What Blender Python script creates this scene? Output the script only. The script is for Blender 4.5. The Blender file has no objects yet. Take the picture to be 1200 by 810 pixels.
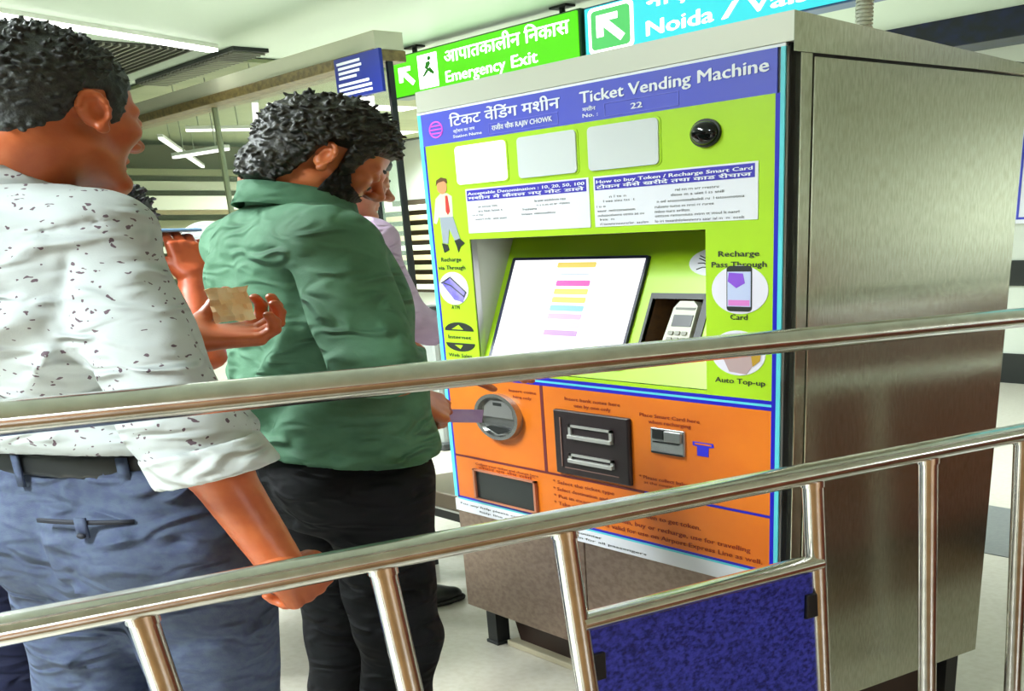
import bpy, bmesh, math, random
import numpy as np
from mathutils import Matrix, Vector

random.seed(7)
rng = np.random.default_rng(11)
SC = bpy.context.scene
COL = SC.collection

# The photograph is printed wider than life: everything in it is about 1.8 times
# broader than tall.  All measures below are upright metres; G gives the built size.
G = np.array([1.80439, 1.61967, 1.0])

# ------------------------------------------------------------------ camera
cam_d = bpy.data.cameras.new('camera')
cam = bpy.data.objects.new('camera', cam_d)
COL.objects.link(cam)
SC.camera = cam
cam_d.sensor_fit = 'HORIZONTAL'
cam_d.sensor_width = 36
cam_d.lens = 36 * 1380.90242 / 1200
cam_d.shift_x = (600 - 771.88443) / 1200
cam_d.shift_y = (953.33183 - 405) / 1200
cam_d.clip_start = 0.02
_r = Vector((0.64272, 0.76562, -0.02711)); _d = Vector((0.31726, -0.2982, -0.90023)); _f = Vector((-0.69732, 0.57, -0.43456))
_m = Matrix((( _r.x, -_d.x, -_f.x, 0), (_r.y, -_d.y, -_f.y, 0), (_r.z, -_d.z, -_f.z, 0), (0, 0, 0, 1)))
_m.translation = Vector((2.100048 * G[0], -1.358235 * G[1], 1.357071))
cam.matrix_world = _m

# ------------------------------------------------------------------ world, lights, exposure
SC.view_settings.view_transform = 'Standard'
SC.view_settings.look = 'None'
SC.view_settings.gamma = 1.0
SC.view_settings.use_curve_mapping = False
SC.view_settings.exposure = 0.22
w = bpy.data.worlds.new('world'); SC.world = w
w.use_nodes = True
w.node_tree.nodes['Background'].inputs[0].default_value = (0.80, 0.92, 0.86, 1)
w.node_tree.nodes['Background'].inputs[1].default_value = 0.06


def area(name, loc, size, power, color=(1, 1, 1), rot=(0, 0, 0)):
    l = bpy.data.lights.new(name, 'AREA')
    l.shape = 'RECTANGLE'; l.size = size[0] * G[0]; l.size_y = size[1] * G[1]
    l.energy = power; l.color = color; l.spread = math.radians(155)
    o = bpy.data.objects.new(name, l); COL.objects.link(o)
    o.location = Vector(loc) * 1.0
    o.location = (loc[0] * G[0], loc[1] * G[1], loc[2]); o.rotation_euler = rot
    return o


# ceiling luminaires of the concourse (the fittings themselves are built below)
CEIL = 3.0
LUMS = [(-0.5, -1.5), (0.9, -2.6), (-2.4, -1.2), (-2.6, 0.6), (-3.6, 3.7), (0.2, 3.3), (-6.2, 3.4), (-7.8, 4.4), (3.7, 3.9), (4.3, -0.6)]  # inner-hall and right-hand lamps are added to brighten background and reflections
for lx, ly in LUMS:
    area('ceiling_lamp', (lx, ly, CEIL - 0.06), (0.25, 1.1), 300 if lx < -3 else (390 if lx > 3 else (250 if ly < -1.4 else 180)), (0.90, 0.985, 1.0))

# ------------------------------------------------------------------ helpers
def lin(c):
    return tuple(((v / 255) / 12.92 if v / 255 <= 0.04045 else ((v / 255 + 0.055) / 1.055) ** 2.4) for v in c)


MATS = {}


def mat(name, c=(200, 200, 200), rough=0.5, metal=0.0, emit=0.0, noise=0.0, nscale=20.0, bump=0.0, bscale=200.0,
        spec=0.5, alpha=1.0, trans=0.0, c2=None, stretch=(1, 1, 1)):
    if name in MATS:
        return MATS[name]
    m = bpy.data.materials.new(name); m.use_nodes = True
    nt = m.node_tree; b = nt.nodes['Principled BSDF']
    col = lin(c)
    b.inputs['Base Color'].default_value = (*col, 1)
    b.inputs['Roughness'].default_value = rough
    b.inputs['Metallic'].default_value = metal
    b.inputs['Specular IOR Level'].default_value = spec
    b.inputs['Transmission Weight'].default_value = trans
    b.inputs['Alpha'].default_value = alpha
    if emit:
        b.inputs['Base Color'].default_value = (*[v * .25 for v in col], 1)
        b.inputs['Emission Color'].default_value = (*col, 1)
        b.inputs['Emission Strength'].default_value = emit
    if noise or bump:
        tc = nt.nodes.new('ShaderNodeTexCoord'); mp = nt.nodes.new('ShaderNodeMapping')
        mp.inputs['Scale'].default_value = (stretch[0] / G[0], stretch[1] / G[1], stretch[2])
        nt.links.new(tc.outputs['Object'], mp.inputs['Vector'])
    if noise:
        n = nt.nodes.new('ShaderNodeTexNoise'); n.inputs['Scale'].default_value = nscale; n.inputs['Detail'].default_value = 5
        nt.links.new(mp.outputs[0], n.inputs['Vector'])
        mx = nt.nodes.new('ShaderNodeMix'); mx.data_type = 'RGBA'
        d2 = lin(c2) if c2 else tuple(v * 0.45 for v in col)
        ramp = nt.nodes.new('ShaderNodeMapRange')
        ramp.inputs['From Min'].default_value = 0.5 - 0.25 / max(noise, .01) * 0.5; ramp.inputs['From Max'].default_value = 0.5 + 0.25 / max(noise, .01) * 0.5
        ramp.inputs['From Min'].default_value = 0.38; ramp.inputs['From Max'].default_value = 0.66
        ramp.inputs['To Max'].default_value = noise
        nt.links.new(n.outputs['Fac'], ramp.inputs['Value'])
        nt.links.new(ramp.outputs[0], mx.inputs['Factor'])
        mx.inputs['A'].default_value = (*col, 1); mx.inputs['B'].default_value = (*d2, 1)
        nt.links.new(mx.outputs['Result'], b.inputs['Base Color'])
        if emit:
            nt.links.new(mx.outputs['Result'], b.inputs['Emission Color'])
    if bump:
        n2 = nt.nodes.new('ShaderNodeTexNoise'); n2.inputs['Scale'].default_value = bscale; n2.inputs['Detail'].default_value = 3
        nt.links.new(mp.outputs[0], n2.inputs['Vector'])
        bp = nt.nodes.new('ShaderNodeBump'); bp.inputs['Strength'].default_value = bump; bp.inputs['Distance'].default_value = 0.004
        nt.links.new(n2.outputs['Fac'], bp.inputs['Height']); nt.links.new(bp.outputs[0], b.inputs['Normal'])
    MATS[name] = m
    return m


def smooth_mesh(me, angle=None):
    me.polygons.foreach_set('use_smooth', [True] * len(me.polygons))
    if angle is not None:
        try:
            me.set_sharp_from_angle(angle=math.radians(angle))
        except Exception:
            pass


def root_of(o):
    while o.parent:
        o = o.parent
    return o


def obj(name, geo, m, parent=None, smooth=None, origin=None):
    """geo = (verts, faces) in upright metres, world placed."""
    V = np.asarray(geo[0], dtype=np.float64).reshape(-1, 3) * G
    F = geo[1]
    if parent is not None:
        off = np.array(root_of(parent).location)
    elif origin is not None:
        off = np.array(origin) * G
    else:
        off = np.array([(V[:, 0].min() + V[:, 0].max()) / 2, (V[:, 1].min() + V[:, 1].max()) / 2, V[:, 2].min()])
    V = V - off
    me = bpy.data.meshes.new(name)
    if isinstance(F, np.ndarray):
        me.vertices.add(len(V)); me.vertices.foreach_set('co', V.astype(np.float32).ravel())
        nf, k = F.shape
        me.loops.add(nf * k); me.loops.foreach_set('vertex_index', F.astype(np.int32).ravel())
        me.polygons.add(nf); me.polygons.foreach_set('loop_start', np.arange(0, nf * k, k, dtype=np.int32))
        me.update(calc_edges=True); me.validate()
    else:
        me.from_pydata(V.tolist(), [], [list(f) for f in F]); me.update()
    if smooth is not None:
        smooth_mesh(me, None if smooth is True else smooth)
    me.materials.append(m)
    o = bpy.data.objects.new(name, me); COL.objects.link(o)
    if parent is not None:
        o.parent = parent
    else:
        o.location = off
    return o


def thing(name, label, cat, loc, group=None):
    o = bpy.data.objects.new(name, None); COL.objects.link(o)
    o.empty_display_size = 0.1
    o.location = (loc[0] * G[0], loc[1] * G[1], loc[2])
    o['label'] = label; o['category'] = cat
    if group:
        o['group'] = group
    return o


def tag(o, label, cat, group=None):
    o['label'] = label; o['category'] = cat
    if group:
        o['group'] = group
    return o


def struct(name, geo, m, label=None, smooth=None):
    o = obj(name, geo, m, None, smooth)
    o['kind'] = 'structure'
    if label:
        o['label'] = label
    return o


def join(*gs):
    V = []; F = []
    for v, f in gs:
        n = len(V); V += [tuple(p) for p in v]; F += [tuple(i + n for i in q) for q in f]
    return V, F


def boxg(x0, x1, y0, y1, z0, z1, b=0.0):
    if b <= 0:
        V = [(x, y, z) for x in (x0, x1) for y in (y0, y1) for z in (z0, z1)]
        F = [(0, 1, 3, 2), (4, 6, 7, 5), (0, 4, 5, 1), (2, 3, 7, 6), (0, 2, 6, 4), (1, 5, 7, 3)]
        return V, F
    bm = bmesh.new(); bmesh.ops.create_cube(bm, size=1)
    for v in bm.verts:
        v.co = ((x0 + x1) / 2 + v.co.x * (x1 - x0), (y0 + y1) / 2 + v.co.y * (y1 - y0), (z0 + z1) / 2 + v.co.z * (z1 - z0))
    bmesh.ops.bevel(bm, geom=bm.edges[:], offset=b, segments=2, affect='EDGES', profile=0.5)
    bm.verts.index_update()
    V = [tuple(v.co) for v in bm.verts]; F = [tuple(v.index for v in f.verts) for f in bm.faces]
    bm.free(); return V, F


def frames(path):
    P = [np.array(p, float) for p in path]; out = []
    t0 = P[1] - P[0]; t0 /= np.linalg.norm(t0)
    a = np.array([0, 0, 1.0]) if abs(t0[2]) < .9 else np.array([1.0, 0, 0])
    n = np.cross(t0, a); n /= np.linalg.norm(n)
    for i, p in enumerate(P):
        t = P[min(i + 1, len(P) - 1)] - P[max(i - 1, 0)]; t = t / np.linalg.norm(t)
        n = n - t * n.dot(t); n /= np.linalg.norm(n)
        out.append((p, t, n, np.cross(t, n)))
    return out


def tubeg(path, r, n=14, caps=True):
    fr = frames(path); V = []; F = []
    R = r if hasattr(r, '__len__') else [r] * len(path)
    for (p, t, a, b), rr in zip(fr, R):
        for k in range(n):
            an = 2 * math.pi * k / n
            V.append(tuple(p + rr * (math.cos(an) * a + math.sin(an) * b)))
    for i in range(len(path) - 1):
        for k in range(n):
            k2 = (k + 1) % n
            F.append((i * n + k, i * n + k2, (i + 1) * n + k2, (i + 1) * n + k))
    if caps:
        F.append(tuple(range(n - 1, -1, -1))); F.append(tuple((len(path) - 1) * n + k for k in range(n)))
    return V, F


def ballg(c, r, nu=16, nv=10):
    r = r if hasattr(r, '__len__') else (r, r, r)
    V = [(c[0], c[1], c[2] - r[2])]; F = []
    for j in range(1, nv):
        th = -math.pi / 2 + math.pi * j / nv
        for i in range(nu):
            ph = 2 * math.pi * i / nu
            V.append((c[0] + r[0] * math.cos(th) * math.cos(ph), c[1] + r[1] * math.cos(th) * math.sin(ph), c[2] + r[2] * math.sin(th)))
    V.append((c[0], c[1], c[2] + r[2])); top = len(V) - 1
    for i in range(nu):
        F.append((0, 1 + (i + 1) % nu, 1 + i)); F.append((top, 1 + (nv - 2) * nu + i, 1 + (nv - 2) * nu + (i + 1) % nu))
    for j in range(nv - 2):
        for i in range(nu):
            a = 1 + j * nu + i; b = 1 + j * nu + (i + 1) % nu
            F.append((a, b, b + nu, a + nu))
    return V, F


# planes to draw on: f(u, v, w) with w the height above the surface
def front(u, v, w=0.0): return (u, -w, v)


SLOPE = 0.1 / 0.378
_n = 1 / math.hypot(1, SLOPE)


def incline(u, v, w=0.0):          # v is the height z along the sloping back of the bay
    return (u, SLOPE * (v - 1.01) - w * _n, v + w * SLOPE * _n)


def ext(poly, pl, w0, w1):
    """polygon (u,v) counter-clockwise seen from outside, extruded from w0 to w1"""
    n = len(poly)
    V = [pl(u, v, w1) for u, v in poly] + [pl(u, v, w0) for u, v in poly]
    F = [tuple(range(n)), tuple(range(2 * n - 1, n - 1, -1))]
    F += [(i, i + n, (i + 1) % n + n, (i + 1) % n) for i in range(n)]
    return V, F


def rect(x0, x1, z0, z1): return [(x0, z0), (x1, z0), (x1, z1), (x0, z1)]


def rrect(x0, x1, z0, z1, r, n=4):
    P = []
    for cx, cz, a0 in ((x1 - r, z0 + r, -90), (x1 - r, z1 - r, 0), (x0 + r, z1 - r, 90), (x0 + r, z0 + r, 180)):
        for k in range(n + 1):
            a = math.radians(a0 + 90 * k / n); P.append((cx + r * math.cos(a), cz + r * math.sin(a)))
    return P


def circ(cx, cz, r, n=28, rz=None):
    rz = rz or r
    return [(cx + r * math.cos(2 * math.pi * k / n), cz + rz * math.sin(2 * math.pi * k / n)) for k in range(n)]


def ringg(cx, cz, r0, r1, pl, w0, w1, n=32):
    V = []; F = []
    for k in range(n):
        a = 2 * math.pi * k / n; c, s = math.cos(a), math.sin(a)
        V += [pl(cx + r0 * c, cz + r0 * s, w0), pl(cx + r0 * c, cz + r0 * s, w1), pl(cx + r1 * c, cz + r1 * s, w1), pl(cx + r1 * c, cz + r1 * s, w0)]
    for k in range(n):
        a = 4 * k; b = 4 * ((k + 1) % n)
        for i in range(4):
            j = (i + 1) % 4
            F.append((a + i, a + j, b + j, b + i))
    return V, F


def textgeo(s, spacing=1.0):
    cu = bpy.data.curves.new('t', 'FONT'); cu.body = s; cu.size = 1.0; cu.space_character = spacing
    cu.resolution_u = 2; cu.fill_mode = 'FRONT'
    ob = bpy.data.objects.new('t', cu); COL.objects.link(ob)
    bpy.context.view_layer.update()
    me = bpy.data.meshes.new_from_object(ob.evaluated_get(bpy.context.evaluated_depsgraph_get()))
    V = [(v.co.x, v.co.y) for v in me.vertices]; F = [tuple(p.vertices) for p in me.polygons]
    bpy.data.objects.remove(ob); bpy.data.curves.remove(cu); bpy.data.meshes.remove(me)
    return V, F


def text(name, s, m, parent, pl, u0, u1, v0, h, w=0.0012, bold=0.0, fit=True, align='l'):
    """lettering from u0 to u1 (stretched to fit), baseline v0, em-scaled so that capitals stand h tall"""
    V, F = textgeo(s)
    if not V:
        return None
    us = [p[0] for p in V]; a, b = min(us), max(us)
    sv = h / 0.73
    su = (u1 - u0) / (b - a) if fit else sv
    W = []; FF = []
    for k in ((0, 0), (1, .4), (-1, .2)) if bold else ((0, 0),):
        n = len(W)
        W += [pl(u0 + (p[0] + k[0] * bold - a) * su, v0 + (p[1] + (.5 if k[0] else 0) * k[0] * bold) * sv, w + k[1] * .0003) for p in V]
        FF += [tuple(i + n for i in f) for f in F]
    return obj(name, (W, FF), m, parent)


# ------------------------------------------------------------------ materials
M_cream = mat('cream_paint', (208, 214, 204), 0.45, noise=0.15, nscale=2, c2=(190, 204, 180))
M_floor = mat('floor_tile', (200, 195, 182), 0.28, noise=0.5, nscale=60, c2=(180, 172, 152), bump=0.03, bscale=90)
M_band = mat('grey_granite', (112, 116, 116), 0.3, noise=0.6, nscale=80, c2=(90, 95, 95))
M_dark = mat('black_gloss', (22, 26, 26), 0.35)
M_blackpl = mat('black_plastic', (20, 23, 24), 0.45)
M_steel = mat('brushed_steel', (190, 192, 176), 0.17, 0.95, noise=0.6, nscale=260, c2=(158, 158, 136), bump=0.012, bscale=300, stretch=(1, 1, .15))
M_caps = mat('painted_steel', (206, 208, 192), 0.4, 0.25)
M_rail = mat('polished_rail', (232, 230, 226), 0.17, 1.0, noise=0.3, nscale=40, c2=(170, 165, 155))
M_glass = mat('partition_glass', (200, 226, 200), 0.04, alpha=0.14)


# ================================================================== setting
def setting():
    struct('floor', boxg(-14, 5.5, -5, 9, -0.08, 0.0), M_floor)
    fl = struct('trim_1', boxg(-14, 4.6, 1.56, 2.13, -0.005, 0.003), M_band, 'grey granite band set in the cream floor')
    struct('trim_2', boxg(-3.0, 0.35, -3.5, -0.84, -0.005, 0.003), M_band, 'dark granite floor strip along the queue')
    struct('trim_8', boxg(1.42, 5.36, -5, 3.4, -0.005, 0.003), mat('ochre_reflection_floor', (124, 92, 56), .35, noise=.7, nscale=70, c2=(90, 60, 34)), 'unseen ochre floor zone added to tint reflections in the steel')  # floor patch added out of view to mirror gold-brown in the steel
    # ceiling: smooth pale panels, a dropped bulkhead, an open metal grille
    M_ceil = mat('ceiling_panel', (200, 216, 198), 0.5)
    struct('ceiling', boxg(-14, 5.5, -5, 9, CEIL, CEIL + 0.1), M_ceil)
    M_dim_olive = mat('dim_inner_ceiling', (146, 152, 116), 0.7, noise=0.6, nscale=3, c2=(124, 136, 100))  # darker olive puts the inner hall's dimness into the ceiling colour
    struct('ceiling_inner', boxg(-14, -4.6, 1.76, 5.3, CEIL - 0.04, CEIL - 0.01), M_dim_olive)
    struct('wall_bulkhead', boxg(-14, -2.78, 1.62, 1.76, 2.66, 2.77), mat('bulkhead', (204, 206, 182), 0.5))
    struct('trim_4', boxg(-14, -2.78, 1.605, 1.77, 2.59, 2.66, 0.006), mat('brown_edge', (134, 118, 72), 0.5, noise=0.8, nscale=25, c2=(80, 66, 40)), 'brown stained lower edge of the bulkhead')
    # ceiling grille (dark open mesh) and slot vent
    g = struct('ceiling_grille', boxg(-6.3, -4.42, -0.1, 1.56, CEIL - 0.012, CEIL + 0.004), mat('grille_back', (52, 54, 44), 0.8), 'dark open mesh ceiling panel')
    M_bar = mat('grille_bar', (120, 122, 108), 0.5, 0.3)
    for i in range(40):
        y = -0.08 + i * 0.041
        o = obj('grille_bar', boxg(-6.3, -4.42, y, y + 0.012, CEIL - 0.03, CEIL - 0.012), M_bar, g)
    v = tag(obj('slot_vent', boxg(-5.7, -4.3, 1.70, 1.90, CEIL - 0.03, CEIL), M_dark), 'black slotted air vent in the ceiling by the bulkhead', 'vent')
    for i in range(26):
        x = -5.68 + i * 0.0535
        obj('fin', boxg(x, x + 0.014, 1.71, 1.89, CEIL - 0.045, CEIL - 0.03), M_bar, v)
    # back wall with skirting and stripe
    wb = struct('wall_back', boxg(-9, 5.5, 5.33, 5.45, 0, CEIL), M_cream)
    struct('baseboard_back', boxg(-9, 5.5, 5.315, 5.33, 0, 0.278), M_dark)
    struct('trim_5', boxg(-6, 5.5, 5.318, 5.33, 0.898, 1.125), M_dark, 'black band across the back wall')
    struct('trim_6', boxg(-9, 5.5, 5.25, 5.33, 2.95, CEIL), M_dark, 'black cornice of the back wall')
    struct('wall_left', boxg(-14, -13.9, -5, 9, 0, CEIL), M_cream)
    M_gran = mat('brown_granite', (124, 50, 18), 0.5, noise=0.8, nscale=30, c2=(72, 28, 10))
    struct('wall_right', boxg(5.4, 5.5, -5, 9, 1.25, CEIL), M_cream)
    struct('wall_right_base', boxg(5.36, 5.5, -5, 9, 0, 1.25), M_gran)
    struct('wall_front', boxg(-14, 5.5, -5.1, -5.0, 0, CEIL), M_cream)
    # louvred far wall: every slat a piece of its own
    lw = struct('wall_louvre', boxg(-9.2, -9.1, 1.9, 5.33, 0, 2.9), mat('louvre_back', (78, 74, 50), 0.8))
    M_slat = [mat('slat_pale', (222, 226, 202), 0.5), mat('slat_tan', (176, 160, 120), 0.5), mat('slat_olive', (140, 140, 104), 0.6)]
    z = 0.72; i = 0
    while z < 2.6:
        hgt = 0.09 if i % 3 else 0.12
        obj('slat', boxg(-9.1, -9.02, 1.9, 5.3, z, z + hgt, 0.008), M_slat[(i * 2 + i // 3) % 3], lw)
        z += hgt + 0.075; i += 1
    # granite counter added out of view, to be mirrored brown in the steel side
    ct = thing('added_counter', 'long brown granite service counter beside the ticket machine', 'counter', (2.03, 2.45, 0))
    obj('counter_body', boxg(1.68, 2.38, 0.32, 4.58, 0.08, 1.0, 0.008), M_gran, ct)
    obj('counter_top', boxg(1.65, 2.41, 0.29, 4.61, 1.0, 1.04, 0.01), M_gran, ct)
    obj('counter_plinth', boxg(1.72, 2.34, 0.36, 4.54, 0, 0.08), M_dark, ct)
    lb = struct('wall_shutter', boxg(-9, -7.3, 5.29, 5.31, 0.75, 2.12), mat('shutter_back', (58, 48, 32), .8))
    for i in range(9):
        z = 0.80 + i * 0.145
        obj('slat', boxg(-9, -7.3, 5.22, 5.29, z, z + 0.075, 0.006), M_slat[(0, 1, 2, 1)[i % 4]], lb)
    # glass partition under the bulkhead
    gp = thing('glass_partition', 'green tinted glass partition hanging below the bulkhead', 'partition', (-6, 1.69, 0))
    for x0, x1 in ((-2.98, -2.81), (-4.6, -3.02), (-6.3, -4.64), (-8.0, -6.34), (-9.6, -8.04)):
        obj('pane', boxg(x0, x1, 1.685, 1.695, 0.1, 2.59), M_glass, gp)
    for x in (-2.795, -3.0, -4.62, -6.32, -8.02):
        obj('mullion', boxg(x - 0.009, x + 0.009, 1.675, 1.705, 0, 2.59, 0.003), M_dark if x > -3.1 else mat('thin_mullion', (120, 130, 100), .5), gp)
    obj('bottom_rail', boxg(-9.6, -2.8, 1.66, 1.72, 0, 0.1, 0.004), M_dark, gp)
    # horizontal light-coloured transom behind the glass
    struct('trim_7', boxg(-8.9, -8.8, 1.9, 5.3, 2.02, 2.2), mat('transom', (226, 230, 208), .5), 'pale transom beam in front of the louvred wall')


setting()


def lum_fitting(name, a, b, wdt, label, group, z=CEIL, emit=6.0):
    a = np.array([a[0], a[1], z]); b = np.array([b[0], b[1], z])
    t = (b - a) / np.linalg.norm(b - a); n = np.array([-t[1], t[0], 0]) * wdt / 2
    def bar(h0, h1, k):
        V = []
        for h in (h0, h1):
            for p, s in ((a, -1), (a, 1), (b, 1), (b, -1)):
                q = p + n * s * k; V.append((q[0], q[1], z - h))
        return V, [(3, 2, 1, 0), (4, 5, 6, 7), (0, 1, 5, 4), (1, 2, 6, 5), (2, 3, 7, 6), (3, 0, 4, 7)]
    t_ = thing(name, label, 'light', tuple((a + b) / 2), group)
    obj('housing', bar(0.0, 0.03, 1.25), mat('lamp_housing', (225, 228, 220), .4), t_)
    obj('diffuser', bar(0.03, 0.05, 1.0), mat('lamp_diffuser_%g' % emit, (255, 255, 250), .5, emit=emit), t_)
    return t_


lum_fitting('linear_light', (-3.62, -0.13), (-4.32, 1.60), 0.06, 'long bright linear light beside the ceiling grille', None, CEIL, 7)
for lx, ly in LUMS:  # one panel per lamp, the added ones included
    lum_fitting('ceiling_light', (lx, ly - 0.55), (lx, ly + 0.55), 0.25, 'rectangular white ceiling light panel', 'ceiling light panels', CEIL, 2)
for a, b, zt, lab in [((-6.44, 2.09), (-8.95, 3.45), 2.64, 'long tube light slanting away behind the glass'),
                      ((-5.9, 2.05), (-5.72, 2.42), 2.64, 'short bright tube light close behind the glass'),
                      ((-4.45, 1.85), (-5.42, 2.31), 2.64, 'tube light nearest the end of the glass partition'),
                      ((-5.8, 1.9), (-5.13, 1.96), 2.37, 'low dim tube light hung below the others')]:
    t = lum_fitting('tube_light', a, b, 0.03, lab, None, zt, 2.2)
    for k in (.2, .8):
        hx, hy = a[0] * (1 - k) + b[0] * k, a[1] * (1 - k) + b[1] * k
        obj('hanger', tubeg([(hx, hy, zt), (hx, hy, CEIL + .01)], 0.004, 6), mat('hanger_wire', (150, 155, 140), .4), t)


# ================================================================== signs
def hanging_sign(name, label, x0, x1, z0, z1, face, edge, y=2.5):
    t = thing(name, label, 'sign', ((x0 + x1) / 2, y, z0))
    obj('case', boxg(x0, x1, y, y + 0.1, z0, z1, 0.006), edge, t)
    pl = lambda u, v, w=0: (u, y - w, v)
    obj('face', ext(rrect(x0 + 0.012, x1 - 0.012, z0 + 0.012, z1 - 0.012, 0.01), pl, 0, 0.004), face, t)
    for x in (x0 + 0.18, x1 - 0.18):
        r = obj('hanger', tubeg([(x, y + 0.05, z1), (x, y + 0.05, CEIL - 0.01)], 0.014, 8), M_blackpl, t)
        obj('ceiling_plate', boxg(x - 0.06, x + 0.06, y + 0.02, y + 0.08, CEIL - 0.015, CEIL, 0.003), M_blackpl, r)
    return t, pl


def arrow(cx, cz, s):
    """thick arrow pointing up-left"""
    P = [(-1, 1), (-1, -0.5), (-0.5, -0.5), (-0.5, 0.18), (0.72, -1.0), (1.05, -0.62), (-0.12, 0.55), (0.55, 0.55), (0.55, 1)]
    return [(cx + a * s, cz + b * s) for a, b in P]


M_wlit = mat('lit_white', (255, 255, 255), .5, emit=2.2)
M_green_face = mat('lit_green', (84, 216, 0), .4, emit=1.0)
M_green_edge = mat('sign_edge', (22, 70, 50), .4)
M_cyan_face = mat('lit_cyan', (60, 214, 222), .4, emit=1.0)
t, pl = hanging_sign('emergency_exit_sign', 'lit green emergency exit sign hanging from the ceiling', -4.09, -2.49, 2.615, 2.94, M_green_face, M_green_edge)
obj('arrow', ext(arrow(-3.93, 2.77, 0.075), pl, 0.004, 0.006), M_wlit, t)
pic = obj('pictogram', ext(rect(-3.81, -3.63, 2.65, 2.90), pl, 0.004, 0.006), M_wlit, t)
M_gdark = mat('pictogram_green', (40, 170, 20), .5, emit=.3)
obj('running_figure', join(ext(circ(-3.70, 2.865, 0.016, 12), pl, .006, .007),
    ext([(-3.745, 2.80), (-3.725, 2.785), (-3.69, 2.825), (-3.70, 2.845), (-3.73, 2.84)], pl, .006, .007),
    ext([(-3.725, 2.79), (-3.70, 2.76), (-3.67, 2.74), (-3.66, 2.755), (-3.695, 2.80)], pl, .006, .007),
    ext([(-3.73, 2.79), (-3.77, 2.745), (-3.76, 2.735), (-3.71, 2.775)], pl, .006, .007)), M_gdark, pic)
text('hindi_lettering', 'आपातकालीन \u093fनकास', M_wlit, t, pl, -3.56, -2.56, 2.80, 0.095, 0.006, 0.02)
text('english_lettering', 'Emergency', M_wlit, t, pl, -3.56, -3.05, 2.66, 0.085, 0.006, 0.02)
text('english_lettering', 'Exit', M_wlit, t, pl, -3.00, -2.80, 2.66, 0.085, 0.006, 0.02)
t, pl = hanging_sign('platform_direction_sign', 'lit cyan hanging direction sign with arrow to the platforms', -2.465, 0.35, 2.615, 2.93, M_cyan_face, mat('cyan_edge', (30, 80, 130), .4))
sq = obj('arrow_border', ext(rrect(-2.43, -2.14, 2.63, 2.91, 0.03), pl, 0.004, 0.006), M_wlit, t)
sq2 = obj('arrow_square', ext(rrect(-2.41, -2.16, 2.65, 2.89, 0.025), pl, 0.006, 0.0075), mat('lit_leaf', (90, 205, 110), .5, emit=.9), sq)
obj('arrow', ext(arrow(-2.285, 2.77, 0.088), pl, 0.0075, 0.0095), M_wlit, sq)
text('hindi_lettering', 'नोएडा', M_wlit, t, pl, -2.06, -1.68, 2.83, 0.075, 0.006, 0.025)
text('hindi_lettering', '/', M_wlit, t, pl, -1.60, -1.53, 2.83, 0.075, 0.006, 0.025)
text('hindi_lettering', 'वैशाली', M_wlit, t, pl, -1.46, -0.98, 2.83, 0.075, 0.006, 0.025)
text('english_lettering', 'Noida', M_wlit, t, pl, -2.06, -1.68, 2.67, 0.09, 0.006, 0.025)
text('english_lettering', '/', M_wlit, t, pl, -1.63, -1.55, 2.67, 0.09, 0.006, 0.025)
text('english_lettering', 'Vaishali', M_wlit, t, pl, -1.50, -0.95, 2.67, 0.09, 0.006, 0.025)

# blue notice fixed at the end of the bulkhead
t = thing('blue_notice', 'blue notice board with white writing at the end of the glass partition', 'notice board', (-2.9, 1.6, 2.38))
pl = lambda u, v, w=0: (u, 1.585 - w, v)
obj('board', boxg(-3.085, -2.70, 1.585, 1.602, 2.385, 2.645, 0.003), mat('notice_blue', (22, 60, 200), .4, emit=0.12), t)
M_wpr = mat('white_print', (235, 240, 245), .5)
for i, (a, b) in enumerate(((-3.06, -2.86), (-3.05, -2.85), (-3.05, -2.87), (-3.05, -2.90), (-3.06, -2.80), (-3.06, -2.78), (-3.05, -2.78))):
    z = 2.60 - i * 0.03 - (0.012 if i > 3 else 0)
    obj('text_line', ext(rect(a, b, z, z + 0.016), pl, 0, 0.002), M_wpr, t)
obj('light_box', boxg(-2.93, -2.80, 1.585, 1.60, 2.31, 2.375, 0.003), mat('small_lit_box', (255, 255, 250), .5, emit=2), t)

# right-hand far end: dark beam and framed poster
tag(obj('dark_beam', boxg(-2.9, 4.5, 4.5, 4.75, 2.79, CEIL, 0.004), mat('navy_beam', (16, 20, 34), .4, noise=.5, nscale=14, c2=(20, 30, 90))), 'dark navy beam below the ceiling behind the machine', 'beam')
tag(obj('ceiling_duct', tubeg([(-1.2, 3.2, 2.92), (4.4, 3.2, 2.92)], 0.07, 20), mat('duct', (170, 190, 180), .5), smooth=50), 'round grey duct under the ceiling behind the machine', 'duct')
t = thing('wall_poster', 'white poster with blue border on the back wall', 'poster', (-1.7, 5.32, 1.44))
pl = lambda u, v, w=0: (u, 5.32 - w, v)
obj('sheet', boxg(-2.09, -1.2, 5.305, 5.33, 1.445, 2.40, 0.003), mat('poster_white', (236, 238, 250), .5), t)
obj('border', ringg(0, 0, 0, 0, pl, 0, 0, 4) if False else join(*[ext(rect(*r), pl, 0.015, 0.017) for r in ((-2.06, -1.23, 1.48, 1.5), (-2.06, -1.23, 2.35, 2.37), (-2.06, -2.045, 1.5, 2.35), (-1.245, -1.23, 1.5, 2.35))]), mat('poster_blue', (60, 70, 200), .5), t)


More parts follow.
